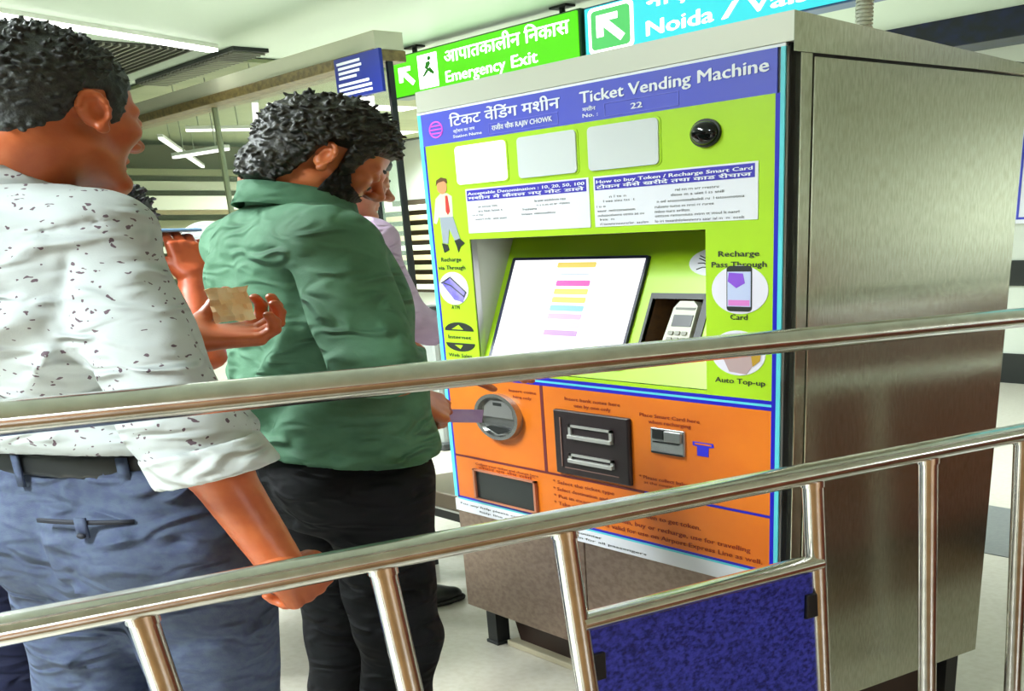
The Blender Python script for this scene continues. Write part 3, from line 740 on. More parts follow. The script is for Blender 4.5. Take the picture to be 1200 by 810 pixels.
class Vol:
    """signed-distance grid, polygonised with surface nets"""
    def __init__(s, lo, hi, h):
        s.h = h; s.lo = np.array(lo, float)
        n = np.ceil((np.array(hi) - s.lo) / h).astype(int) + 1
        s.ax = [(s.lo[i] + h * np.arange(n[i])).astype(F4) for i in range(3)]
        s.d = np.full(tuple(n), 0.3, F4)

    def op(s, prim, k=0.01, mode='u'):
        f, lo, hi = prim; pad = k + 2.5 * s.h
        sl = []
        for i in range(3):
            a = max(0, int(math.floor((lo[i] - pad - s.lo[i]) / s.h))); b = min(len(s.ax[i]), int(math.ceil((hi[i] + pad - s.lo[i]) / s.h)) + 1)
            if b <= a:
                return s
            sl.append(slice(a, b))
        X = s.ax[0][sl[0]][:, None, None]; Y = s.ax[1][sl[1]][None, :, None]; Z = s.ax[2][sl[2]][None, None, :]
        v = f(X, Y, Z); sl = tuple(sl); D = s.d[sl]
        if mode == 'u':
            t = np.clip(0.5 + 0.5 * (D - v) / k, 0, 1); s.d[sl] = D * (1 - t) + v * t - k * t * (1 - t)
        elif mode == 's':
            v = -v; t = np.clip(0.5 - 0.5 * (D - v) / k, 0, 1); s.d[sl] = D * (1 - t) + v * t + k * t * (1 - t)
        elif mode == 'd':
            s.d[sl] = D + v
        return s

    def cut(s, f):
        X = s.ax[0][:, None, None]; Y = s.ax[1][None, :, None]; Z = s.ax[2][None, None, :]
        s.d = np.maximum(s.d, f(X, Y, Z).astype(F4)); return s

    def mesh(s):
        d = s.d; S = d < 0
        c = np.zeros(tuple(n - 1 for n in d.shape), np.uint8)
        offs = [(i, j, k) for i in (0, 1) for j in (0, 1) for k in (0, 1)]
        nx, ny, nz = d.shape
        for i, j, k in offs:
            c += S[i:nx - 1 + i, j:ny - 1 + j, k:nz - 1 + k]
        A = np.argwhere((c > 0) & (c < 8))
        vals = {o: d[A[:, 0] + o[0], A[:, 1] + o[1], A[:, 2] + o[2]] for o in offs}
        acc = np.zeros((len(A), 3)); cnt = np.zeros(len(A))
        for o in offs:
            for ax in range(3):
                if o[ax] == 0:
                    o2 = list(o); o2[ax] = 1; o2 = tuple(o2)
                    a, b = vals[o], vals[o2]; m = (a < 0) != (b < 0)
                    t = np.where(m, a / np.where(m, a - b, 1), 0)
                    p = np.tile(np.array(o, float), (len(A), 1)); p[:, ax] = t
                    acc += p * m[:, None]; cnt += m
        V = s.lo + (A + acc / cnt[:, None]) * s.h
        ids = np.full(c.shape, -1, np.int32); ids[A[:, 0], A[:, 1], A[:, 2]] = np.arange(len(A))
        Q = []
        for ax in range(3):
            b, cc = (ax + 1) % 3, (ax + 2) % 3
            s0 = [slice(None)] * 3; s1 = [slice(None)] * 3
            s0[ax] = slice(0, -1); s1[ax] = slice(1, None)
            E = np.argwhere(S[tuple(s0)] != S[tuple(s1)])
            E = E[(E[:, b] > 0) & (E[:, cc] > 0) & (E[:, b] < d.shape[b] - 1) & (E[:, cc] < d.shape[cc] - 1)]
            ins = S[E[:, 0], E[:, 1], E[:, 2]]
            q = []
            for db, dc in ((1, 1), (0, 1), (0, 0), (1, 0)):
                p = E.copy(); p[:, b] -= db; p[:, cc] -= dc
                q.append(ids[p[:, 0], p[:, 1], p[:, 2]])
            q = np.stack(q, 1); q = np.where(ins[:, None], q, q[:, ::-1])
            Q.append(q)
        Q = np.concatenate(Q); Q = Q[(Q >= 0).all(1)]
        return V, Q


def cone(a, b, ra, rb):
    a = np.array(a, F4); b = np.array(b, F4); ab = b - a; L2 = float(ab @ ab) + 1e-9
    def f(X, Y, Z):
        t = np.clip(((X - a[0]) * ab[0] + (Y - a[1]) * ab[1] + (Z - a[2]) * ab[2]) / L2, 0, 1)
        return np.sqrt((X - a[0] - t * ab[0]) ** 2 + (Y - a[1] - t * ab[1]) ** 2 + (Z - a[2] - t * ab[2]) ** 2) - (ra + (rb - ra) * t)
    r = max(ra, rb)
    return f, np.minimum(a, b) - r, np.maximum(a, b) + r


def chop(a, b, ra, rb, over=0.0):
    """cone with a flat end at b"""
    f0, lo, hi = cone(a, b, ra, rb); a = np.array(a, F4); b = np.array(b, F4); n = (b - a) / np.linalg.norm(b - a)
    return (lambda X, Y, Z: np.maximum(f0(X, Y, Z), (X - b[0]) * n[0] + (Y - b[1]) * n[1] + (Z - b[2]) * n[2] - over)), lo, hi


def ell(c, r, R=None):
    c = np.array(c, F4); r = np.array(r if hasattr(r, '__len__') else (r, r, r), F4)
    def f(X, Y, Z):
        x, y, z = X - c[0], Y - c[1], Z - c[2]
        if R is not None:
            x, y, z = (R[0][0] * x + R[1][0] * y + R[2][0] * z, R[0][1] * x + R[1][1] * y + R[2][1] * z, R[0][2] * x + R[1][2] * y + R[2][2] * z)
        k0 = np.sqrt((x / r[0]) ** 2 + (y / r[1]) ** 2 + (z / r[2]) ** 2)
        k1 = np.sqrt((x / r[0] ** 2) ** 2 + (y / r[1] ** 2) ** 2 + (z / r[2] ** 2) ** 2) + 1e-6
        return k0 * (k0 - 1) / k1
    m = r.max() if R is not None else r
    return f, c - m, c + m


def loft(rows, n=2.3):
    """rows: (z, cx, cy, a, b) from bottom to top"""
    R = np.array(rows, float); zz = R[:, 0]
    fine = np.linspace(zz[0], zz[-1], 60)
    def sm(v):
        w_ = np.interp(fine, zz, v)
        for _ in range(6):
            w_[1:-1] = (w_[:-2] + 2 * w_[1:-1] + w_[2:]) / 4
        return w_
    cx, cy, A, B = [sm(R[:, i]) for i in (1, 2, 3, 4)]
    def f(X, Y, Z):
        z = Z.ravel()
        g = lambda v: np.interp(z, fine, v).astype(F4)[None, None, :]
        a, b = g(A), g(B)
        k = (np.abs((X - g(cx)) / a) ** n + np.abs((Y - g(cy)) / b) ** n) ** (1 / n)
        dd = (k - 1) * np.minimum(a, b)
        return np.maximum(dd, np.maximum(Z - zz[-1], zz[0] - Z))
    m = max(R[:, 3].max() + np.abs(R[:, 1]).max(), R[:, 4].max() + np.abs(R[:, 2]).max())
    return f, np.array([-m, -m, zz[0]]), np.array([m, m, zz[-1]])


def fold(a, b, w_, amp):
    """ridge (amp > 0) or crease along a segment"""
    f0, lo, hi = cone(a, b, 0.0, 0.0)
    amp = amp * 1.5
    return (lambda X, Y, Z: (-amp * np.exp(-(f0(X, Y, Z) / w_) ** 2)).astype(F4)), lo - 2 * w_, hi + 2 * w_


def wobble(lo, hi, freq, amp, seed, aniso=(1, 1, 1)):
    r = np.random.default_rng(seed); K = r.normal(size=(7, 3)) * np.array(aniso) * freq; ph = r.uniform(0, 6.28, 7)
    def f(X, Y, Z):
        v = 0
        for k, p in zip(K, ph):
            v = v + np.sin(k[0] * X + k[1] * Y + k[2] * Z + p)
        return (v * (amp / 2.6)).astype(F4)
    return f, np.array(lo), np.array(hi)


def rotm(yaw=0, pitch=0, roll=0):
    """head style: yaw about z (left turn positive), pitch = nod down, roll = tilt to the right"""
    cz, sz = math.cos(yaw), math.sin(yaw); cp, sp = math.cos(pitch), math.sin(pitch); cr, sr = math.cos(roll), math.sin(roll)
    Z = np.array([[cz, -sz, 0], [sz, cz, 0], [0, 0, 1]]); P = np.array([[1, 0, 0], [0, cp, sp], [0, -sp, cp]]); R_ = np.array([[cr, 0, sr], [0, 1, 0], [-sr, 0, cr]])
    return Z @ P @ R_


def head_vol(h, neck=(0, -0.04, -0.17), grow=0.0, ears=True, neck_r=0.056):
    v = Vol((-0.12, -0.15, -0.21), (0.12, 0.15, 0.16), h)
    g = grow
    v.op(ell((0, -0.014, 0.038), (.076 + g, .098 + g, .088 + g)))
    v.op(ell((0, .03, .04), (.064 + g, .060 + g, .06 + g)), .02)
    v.op(ell((0, .028, -.028), (.059 + g, .064 + g, .078 + g)), .02)
    v.op(ell((0, -.05, -.045), (.055 + g, .05 + g, .06 + g)), .03)
    for s in (-1, 1):
        v.op(cone((s * .047, .004, -.052), (s * .017, .072, -.097), .021 + g, .017 + g), .02)
        v.op(ell((s * .043, .062, -.012), .021 + g), .022)
    v.op(ell((0, .080, -.099), .021 + g), .02)
    v.op(cone((0, -.028, -.05), neck, neck_r + g, neck_r + .004 + g), .03)
    if grow > 0:
        return v
    for s in (-1, 1):
        v.op(cone((0, .089, .022), (s * .046, .072, .024), .011, .010), .012)
        v.op(ell((s * .033, .101, .006), .0145), .012, 's')
        v.op(ell((s * .033, .0805, .006), (.0165, .013, .012)), .004)
    v.op(cone((0, .090, .018), (0, .116, -.021), .0075, .0105), .010)
    v.op(ell((0, .114, -.023), .0125), .006)
    for s in (-1, 1):
        v.op(ell((s * .0125, .103, -.027), (.009, .011, .008)), .006)
    v.op(cone((-.019, .084, -.057), (.019, .084, -.057), .006, .006), .006).op(ell((0, .089, -.056), (.012, .007, .006)), .006)
    v.op(ell((0, .086, -.069), (.018, .009, .007)), .006)
    v.op(cone((-.021, .099, -.063), (.021, .099, -.063), .0018, .0018), .003, 's')
    if ears:
        for s in (-1, 1):
            R_ = rotm(s * -0.45, -0.15, 0)
            c = np.array((s * .080, -.010, .0))
            v.op(ell(c, (.0075, .0165, .027), R_), .006)
            pts = []
            for k in range(9):
                a = math.radians(-60 + 230 * k / 8)
                q = R_ @ np.array((s * .006, .0155 * math.cos(a), .002 + .026 * math.sin(a))); pts.append(c + q)
            for p, q in zip(pts[:-1], pts[1:]):
                v.op(cone(p, q, .0042, .0042), .003)
            v.op(ell(c + R_ @ np.array((s * .010, .004, -.002)), (.009, .0095, .0165), R_), .003, 's')
            v.op(ell(c + R_ @ np.array((s * .003, .006, -.028)), (.006, .009, .009)), .005)
    return v


def hair_vol(h, top, side, mask, tufts, seed, tlen=(.012, .03), trad=.004, flow=(0, -.6, .3), up=.7):
    v = head_vol(h, grow=side, ears=False, neck_r=.018)
    if top > side:
        v.op(ell((0, -.012, .052), (.070 + side, .094 + side, .080 + top)), .02)
    X = v.ax[0][:, None, None]; Y = v.ax[1][None, :, None]; Z = v.ax[2][None, None, :]
    mk_ = mask(X, Y, Z); v.d = (v.d + (side - .001) * np.clip(1 + mk_ / .016, 0, 1)).astype(F4)
    v.cut(mask)
    r = np.random.default_rng(seed); n = 0
    while n < tufts:
        d = r.normal(size=3); d /= np.linalg.norm(d)
        if r.random() < .25:
            p = np.array((0, -.05, -.045)) + d * np.array((.055 + side, .05 + side, .06 + side)) * .97
        else:
            p = np.array((0, -.014, .042)) + d * np.array((.076 + side, .099 + side, .088 + top))
        if mask(np.array(p[0]), np.array(p[1]), np.array(p[2])) > -.012:
            n += 0.25; continue
        L = r.uniform(*tlen) * (0.5 + 0.5 * max(0, d[2] + .3))
        t = d * up + np.array(flow) * r.uniform(.4, 1.1) + r.normal(size=3) * .35; t /= np.linalg.norm(t)
        m_ = p + t * L * .55 + d * L * .2; e = p + t * L
        v.op(cone(p - d * .006, m_, trad, trad * .8), .004); v.op(cone(m_, e, trad * .8, trad * .25), .002)
        n += 1
    return v


def hand_geo(curl, spread=.06, thumb=(.5, .5), mirror=False, h=.0026, scale=1.0, thumb_out=.8):
    """wrist at origin, fingers along +y, palm faces -z, thumb on +x (mirror: on -x). curl: four finger bends in radians"""
    v = Vol((-.09, -.06, -.12), (.11, .21, .06), h)
    v.op(cone((0, -.018, 0), (0, .01, 0), .0255, .025), .01)
    xs = (.031, .0105, -.0105, -.031); ln = (.070, .078, .072, .056); base = (.086, .09, .086, .078)
    for i in range(4):
        v.op(cone((xs[i] * .55, .008, 0), (xs[i], base[i], 0), .0155, .0115), .012)
        p = np.array((xs[i], base[i], 0.)); a = 0.0; rr = (.0092, .0086, .0078, .007); fr = (.46, .30, .24)
        sx = spread * (1.5 - i) * .6
        for j in range(3):
            a += curl[i] * (0.8, 1.0, .6)[j]
            q = p + ln[i] * fr[j] * np.array((sx * math.cos(a), math.cos(a), -math.sin(a)))
            v.op(cone(p, q, rr[j], rr[j + 1]), .0025); p = q
    p = np.array((.020, .020, -.006)); d = np.array((thumb_out, .62, -.25)); d /= np.linalg.norm(d)
    q = p + d * .045; v.op(cone(p, q, .0155, .012), .012)
    e = np.array((thumb_out * (1 - thumb[0]), .75, -.25 - thumb[0])); e /= np.linalg.norm(e)
    p = q; q = p + e * .032; v.op(cone(p, q, .0112, .0098), .004)
    e = np.array((thumb_out * (1 - thumb[0] - thumb[1]), .75, -.3 - thumb[0] - thumb[1] * .6)); e /= np.linalg.norm(e)
    v.op(cone(q, q + e * .027, .0098, .0075), .004)
    V, Q = v.mesh(); V = V * scale
    if mirror:
        V = V * np.array((-1, 1, 1)); Q = Q[:, ::-1]
    return V, Q


def basis(fwd, palm):
    """rotation taking hand +y to fwd and -z to palm direction"""
    y = np.array(fwd, float); y /= np.linalg.norm(y); z = -np.array(palm, float); z -= y * z.dot(y); z /= np.linalg.norm(z)
    return np.stack([np.cross(y, z), y, z], 1)


def cat(parts):
    V = []; Q = []; n = 0
    for v, q in parts:
        V.append(v); Q.append(q + n); n += len(v)
    return np.concatenate(V), np.concatenate(Q)


class Person:
    def __init__(s, origin, yaw, label):
        s.o = np.array(origin, float); s.R = rotm(yaw)
        s.T = thing('person', label, 'person', origin)

    def w(s, p): return s.R @ np.array(p, float) + s.o

    def put(s, name, vq, m, parent=None, smooth=True):
        V = np.asarray(vq[0]) @ s.R.T + s.o
        return obj(name, (V, vq[1]), m, parent or s.T, smooth)


def shell(pts, closed=False, thick=.0025):
    """grid of points (rows x cols) to a thin double-sided sheet"""
    P = np.array(pts, float); r, c, _ = P.shape
    N = np.zeros_like(P)
    du = np.gradient(P, axis=0); dv = np.gradient(P, axis=1); N = np.cross(du, dv); N /= (np.linalg.norm(N, axis=2, keepdims=True) + 1e-9)
    A = (P + N * thick).reshape(-1, 3); B = (P - N * thick).reshape(-1, 3); n = r * c
    F = []
    for i in range(r - 1):
        for j in range(c - 1):
            a, b, d, e = i * c + j, i * c + j + 1, (i + 1) * c + j + 1, (i + 1) * c + j
            F.append((a, e, d, b)); F.append((n + a, n + b, n + d, n + e))
    for i in range(r - 1):
        for j in (0, c - 1):
            a, b = i * c + j, (i + 1) * c + j
            F.append((a, b, n + b, n + a) if j else (b, a, n + a, n + b))
    for j in range(c - 1):
        for i in (0, r - 1):
            a, b = i * c + j, i * c + j + 1
            F.append((b, a, n + a, n + b) if i else (a, b, n + b, n + a))
    return np.concatenate([A, B]), np.array(F)


def collar(neck, tilt=.25, a=.066, b=.066, rise=.034, fall=.042, flare=.022, gap=35):
    """folded shirt collar round the neck base point"""
    rows = []
    cols = 40
    prof = [(0.004, -0.012), (0.0, rise * .6), (0.003, rise), (0.009, rise + .002), (flare * .55, rise - fall * .4), (flare, rise - fall)]
    for off, z in prof:
        row = []
        for k in range(cols):
            th = math.radians(90 + gap / 2 + (360 - gap) * k / (cols - 1))
            front_ = max(0, math.sin(th)); extra = .018 * front_ if z < rise * .8 and off > .008 else 0
            r_ = np.array(((a + off) * math.cos(th), (b + off) * math.sin(th), 0))
            zz = z - tilt * r_[1] - (extra if off > .01 else 0)
            row.append((neck[0] + r_[0], neck[1] + r_[1], neck[2] + zz))
        rows.append(row)
    return shell(rows, thick=.0014)


def torso_rows(k=1.0, bulk=1.0, stoop=0.0, hem=.86, belly=0.0):
    z = [(.70, .0, .172, .125), (.86, .0, .178, .130), (.95, .002, .172, .126), (1.05, .004 + belly * .3, .160, .116 + belly), (1.16, .0, .168, .118 + belly * .7), (1.27, -.004, .184, .122), (1.35, -.008 - stoop * .3, .190, .114), (1.41, -.010 - stoop * .6, .172, .096), (1.45, -.010 - stoop * .4, .125, .080), (1.49, .0, .07, .062)]
    return [(a * k, 0, cy, x * bulk, y * bulk) for a, cy, x, y in z if a >= hem - .2]


def make_trousers(p, m, waist, knees, ankles, hipw=.088, h=.008, loose=1.0, seed=3, off=(0, 0), extra=()):
    v = Vol((-.36, -.32, .0), (.36, .36, waist + .05), h)
    ox, oy = off
    v.op(loft([(.74, ox, oy - .004, .12, .10), (.82, ox, oy - .006, .165 * loose, .122 * loose), (.90, ox, oy - .008, .172 * loose, .128 * loose), (.98, ox, oy - .002, .166 * loose, .118 * loose), (waist + .005, ox, oy + .002, .160 * loose, .114 * loose)]), .03)
    for s, kn, an in ((1, knees[0], ankles[0]), (-1, knees[1], ankles[1])):
        hp = (s * hipw + ox, oy, .86)
        v.op(cone(hp, kn, .096 * loose, .070 * loose), .03); v.op(chop(kn, an, .070 * loose, .056 * loose), .02)
        v.op(ell((s * .083 * loose + ox, oy - .062 * loose, .87), (.082 * loose, .068 * loose, .09)), .04)
    v.op(fold((ox, oy - .14, .96), (ox, oy - .13, .74), .012, -.012), mode='d')
    for i in range(9):
        sd = random.choice((-1, 1)); z = random.uniform(.55, .86)
        v.op(fold((ox + sd * .02, oy - .12, z - .03), (ox + sd * .17, oy - .06 + random.uniform(-.04, .1), z + random.uniform(-.02, .07)), .012, .0055 * random.choice((-1, 1))), mode='d')
    for f in extra:
        v.op(f, mode='d')
    v.op(wobble((-.36, -.32, .0), (.36, .36, waist), 26, .0035, seed, (.8, .8, 1.3)), mode='d')
    v.cut(lambda X, Y, Z: Z - waist + 0 * X)
    t = p.put('trousers', v.mesh(), m)
    return t


def shoe(p, ankle, m, msole, fwd=(0, 1), L=.27):
    f = np.array((fwd[0], fwd[1], 0.)); f /= np.linalg.norm(f); sd = np.array((f[1], -f[0], 0))
    a = np.array(ankle, float); g = np.array((a[0], a[1], 0.0))
    lo = g - .26; hi = g + .26; lo[2] = -.02; hi[2] = .2
    v = Vol(lo, hi, .007)
    v.op(cone(g - f * .05 + (0, 0, .045), g + f * .12 + (0, 0, .034), .036, .038), .03)
    v.op(cone(g + f * .10 + (0, 0, .03), g + f * .17 + (0, 0, .027), .038, .028), .03)
    v.op(cone(g - f * .03 + (0, 0, .05), a + (0, 0, .02), .036, .042), .03)
    v.cut(lambda X, Y, Z: .014 - Z + 0 * X + 0 * Y)
    s_ = p.put('shoe', v.mesh(), m)
    v = Vol(lo, hi, .007)
    v.op(cone(g - f * .055 + (0, 0, .012), g + f * .17 + (0, 0, .012), .039, .036), .02)
    v.op(cone(g + f * .09 + (0, 0, .012), g + f * .12 + (0, 0, .012), .044, .044), .03)
    v.cut(lambda X, Y, Z: np.maximum(Z - .02, .001 - Z) + 0 * X + 0 * Y)
    p.put('sole', v.mesh(), msole, s_)


def make_body(p, skin, head, arms, hands, rows, waist, knees, ankles, h=.008, head_h=.0028, sc=1.0, neck_base=None, hipw=.08, off=(0, 0)):
    """one body mesh: trunk, limbs, head and hands"""
    parts = []
    v = Vol((-.75, -.75, .0), (.75, .75, 1.62), h)
    v.op(loft([(z, cx, cy, a * .86, b * .84) for z, cx, cy, a, b in rows if .9 < z < 1.44], 2.3), .02)
    v.op(loft([(.80, off[0], off[1], .11, .08), (.88, off[0], off[1], .13, .09), (waist, off[0], off[1], .12, .08)]), .03)
    for s, kn, an in ((1, knees[0], ankles[0]), (-1, knees[1], ankles[1])):
        v.op(cone((s * hipw + off[0], off[1], .86), kn, .065, .046), .03); v.op(cone(kn, an, .048, .036), .02)
        v.op(cone(an, (an[0], an[1] + .08, .04), .034, .026), .02)
    for sh, el, wr in arms:
        v.op(cone(sh, el, .050, .040), .03); v.op(cone(el, np.array(el) * .72 + np.array(wr) * .28, .039, .036), .02); v.op(cone(np.array(el) * .72 + np.array(wr) * .28, wr, .036, .0250), .02)
    hp, hR = np.array(head['pos']), rotm(head.get('yaw', 0), head.get('pitch', 0), head.get('roll', 0))
    nb = np.array(neck_base if neck_base is not None else (0, -.015, 1.44))
    v.op(cone(nb + (0, 0, -.05), nb + (0, 0, .02), .062, .058), .04)
    parts.append(v.mesh())
    hs = head.get('scale', 1.0)
    nl = (hR.T @ (nb - hp)) / hs
    hv = head_vol(head_h, tuple(nl)); Vh, Qh = hv.mesh()
    parts.append((Vh * hs @ hR.T + hp, Qh))
    for (wr, fwd, palm, kw) in hands:
        Vh, Qh = hand_geo(**kw); parts.append((Vh @ basis(fwd, palm).T + np.array(wr), Qh))
    b = p.put('body', cat(parts), skin)
    return b, hp, hR, hs


def on_head(p, hp, hR, hs, name, vq, m, parent=None):
    V = np.asarray(vq[0]) * hs @ hR.T + hp
    return p.put(name, (V, vq[1]), m, parent)


def np_geo(g):
    """(list, list) geometry as arrays of triangles/quads (quads only)"""
    V, F = g
    Q = []
    for f in F:
        f = list(f)
        if len(f) == 4:
            Q.append(f)
        else:
            for i in range(1, len(f) - 1):
                Q.append([f[0], f[i], f[i + 1], f[i + 1]])
    return np.array(V), np.array(Q)


def tri_obj(p, name, g, m, parent=None, smooth=None):
    V = np.asarray(g[0], float) @ p.R.T + p.o
    return obj(name, (V, [tuple(f) for f in g[1]]), m, parent or p.T, smooth)


def eyes(p, body, hp, hR, hs):
    w_ = mat('eye_white', (225, 222, 215), .2); d_ = mat('eye_dark', (24, 16, 12), .2)
    for s in (-1, 1):
        V, F = ballg((s * .033, .0815, .006), (.0115, .0125, .0085), 12, 8)
        e = tri_obj(p, 'eye', ((np.array(V) * hs) @ hR.T + hp, F), w_, body, True)
        V, F = ballg((s * .033, .0915, .006), (.0055, .003, .0055), 10, 6)
        tri_obj(p, 'iris', ((np.array(V) * hs) @ hR.T + hp, F), d_, e, True) if False else None
        pts = [(s * (.014 + .008 * k), .0945 - .0045 * k * k * .3, .028 + .002 * math.sin(k)) for k in range(5)]
        V, F = tubeg(pts, [.002, .0035, .0038, .003, .0015], 6)
        tri_obj(p, 'eyebrow', ((np.array(V) * hs) @ hR.T + hp, F), mat('brow_hair', (22, 18, 16), .7), body, True)


def skin_mat(name, c, c2):
    m = mat(name, c, .42, noise=.6, nscale=26, c2=c2, bump=.05, bscale=300)
    m.node_tree.nodes['Principled BSDF'].inputs['Subsurface Weight'].default_value = 0.12
    m.node_tree.nodes['Principled BSDF'].inputs['Subsurface Radius'].default_value = (.01, .004, .002)
    return m


def hairline(front_z=.066, temple=.045, nape=-.055, sideburn=-.03, ear_z=.036):
    """mask < 0 where hair grows, head coordinates"""
    yk = np.array([-.14, -.085, -.05, -.035, -.02, .012, .022, .030, .042, .052, .075, .095, .14])
    zk = np.array([nape, nape, nape + .004, nape + .03, ear_z - .006, ear_z, sideburn + .02, sideburn, sideburn + .01, temple, front_z - .008, front_z, front_z + .02])
    def f(X, Y, Z):
        lim = np.interp(np.asarray(Y).ravel(), yk, zk).reshape(np.asarray(Y).shape)
        return (lim - Z) * .8 + 0 * X
    return f


def beard_geo(h=.003, g=.006, top=-.028, seed=5):
    v = head_vol(h, grow=g, ears=False)
    yk = np.array([-.15, .0, .02, .04, .06, .085, .15]); zk = np.array([-.5, -.5, .01, -.005, -.035, -.043, -.043])
    def m(X, Y, Z):
        lim = np.interp(np.asarray(Y).ravel(), yk, zk).reshape(np.asarray(Y).shape)
        return np.maximum(Z - lim, -.135 - Z) * .8 + 0 * X
    v.cut(m)
    v.op(ell((0, .108, -.066), (.02, .02, .012)), .006, 's')
    v.op(wobble((-.12, -.15, -.21), (.12, .15, .16), 380, .0016, seed), mode='d')
    return v.mesh()


# ---- cloth materials
def wrinkles(m, scale=13.0, dist=.035, strength=.9):
    nt = m.node_tree
    if 'wrinkle' in nt.nodes:
        return m
    mp = [n for n in nt.nodes if n.type == 'MAPPING'][0]; old = [n for n in nt.nodes if n.type == 'BUMP'][0]
    mp2 = nt.nodes.new('ShaderNodeMapping'); mp2.inputs['Rotation'].default_value = (.5, .4, .3); mp2.inputs['Scale'].default_value = (1.0, 1.0, 2.0)
    nt.links.new(mp.outputs[0], mp2.inputs['Vector'])
    n = nt.nodes.new('ShaderNodeTexNoise'); n.name = 'wrinkle'; n.inputs['Scale'].default_value = scale; n.inputs['Detail'].default_value = 2.5; n.inputs['Distortion'].default_value = .9
    try:
        n.noise_type = 'RIDGED_MULTIFRACTAL'; n.normalize = True
    except Exception:
        pass
    nt.links.new(mp2.outputs[0], n.inputs['Vector'])
    b = nt.nodes.new('ShaderNodeBump'); b.inputs['Strength'].default_value = strength; b.inputs['Distance'].default_value = dist
    nt.links.new(n.outputs['Fac'], b.inputs['Height']); nt.links.new(b.outputs[0], old.inputs['Normal'])
    return m


def cloth(name, c, c2=None, rough=.8, bump=.12, bscale=420, noise=.4, nscale=30):
    m = mat(name, c, rough, noise=noise, nscale=nscale, c2=c2, bump=bump, bscale=bscale, spec=.25)
    return wrinkles(m)


def printed_shirt():
    m = mat('printed_white_cotton', (226, 230, 224), .8, bump=.1, bscale=400, spec=.2)
    nt = m.node_tree; b = nt.nodes['Principled BSDF']
    mp = [n for n in nt.nodes if n.type == 'MAPPING'][0]
    nz = nt.nodes.new('ShaderNodeTexNoise'); nz.inputs['Scale'].default_value = 60
    nt.links.new(mp.outputs[0], nz.inputs['Vector'])
    add = nt.nodes.new('ShaderNodeMix'); add.data_type = 'RGBA'; add.blend_type = 'LINEAR_LIGHT'; add.inputs['Factor'].default_value = .012
    nt.links.new(mp.outputs[0], add.inputs['A']); nt.links.new(nz.outputs['Color'], add.inputs['B'])
    sc = nt.nodes.new('ShaderNodeMapping'); sc.inputs['Scale'].default_value = (64, 64, 90); sc.inputs['Rotation'].default_value = (.2, .3, .4)
    nt.links.new(add.outputs['Result'], sc.inputs['Vector'])
    vo = nt.nodes.new('ShaderNodeTexVoronoi'); vo.inputs['Scale'].default_value = 1.0; vo.inputs['Randomness'].default_value = .9
    nt.links.new(sc.outputs[0], vo.inputs['Vector'])
    lt = nt.nodes.new('ShaderNodeMath'); lt.operation = 'LESS_THAN'; lt.inputs[1].default_value = .2
    nt.links.new(vo.outputs['Distance'], lt.inputs[0])
    mx = nt.nodes.new('ShaderNodeMix'); mx.data_type = 'RGBA'
    mx.inputs['A'].default_value = (*lin((188, 195, 196)), 1); mx.inputs['B'].default_value = (*lin((104, 88, 98)), 1)
    nt.links.new(lt.outputs[0], mx.inputs['Factor']); nt.links.new(mx.outputs['Result'], b.inputs['Base Color'])
    return wrinkles(m)


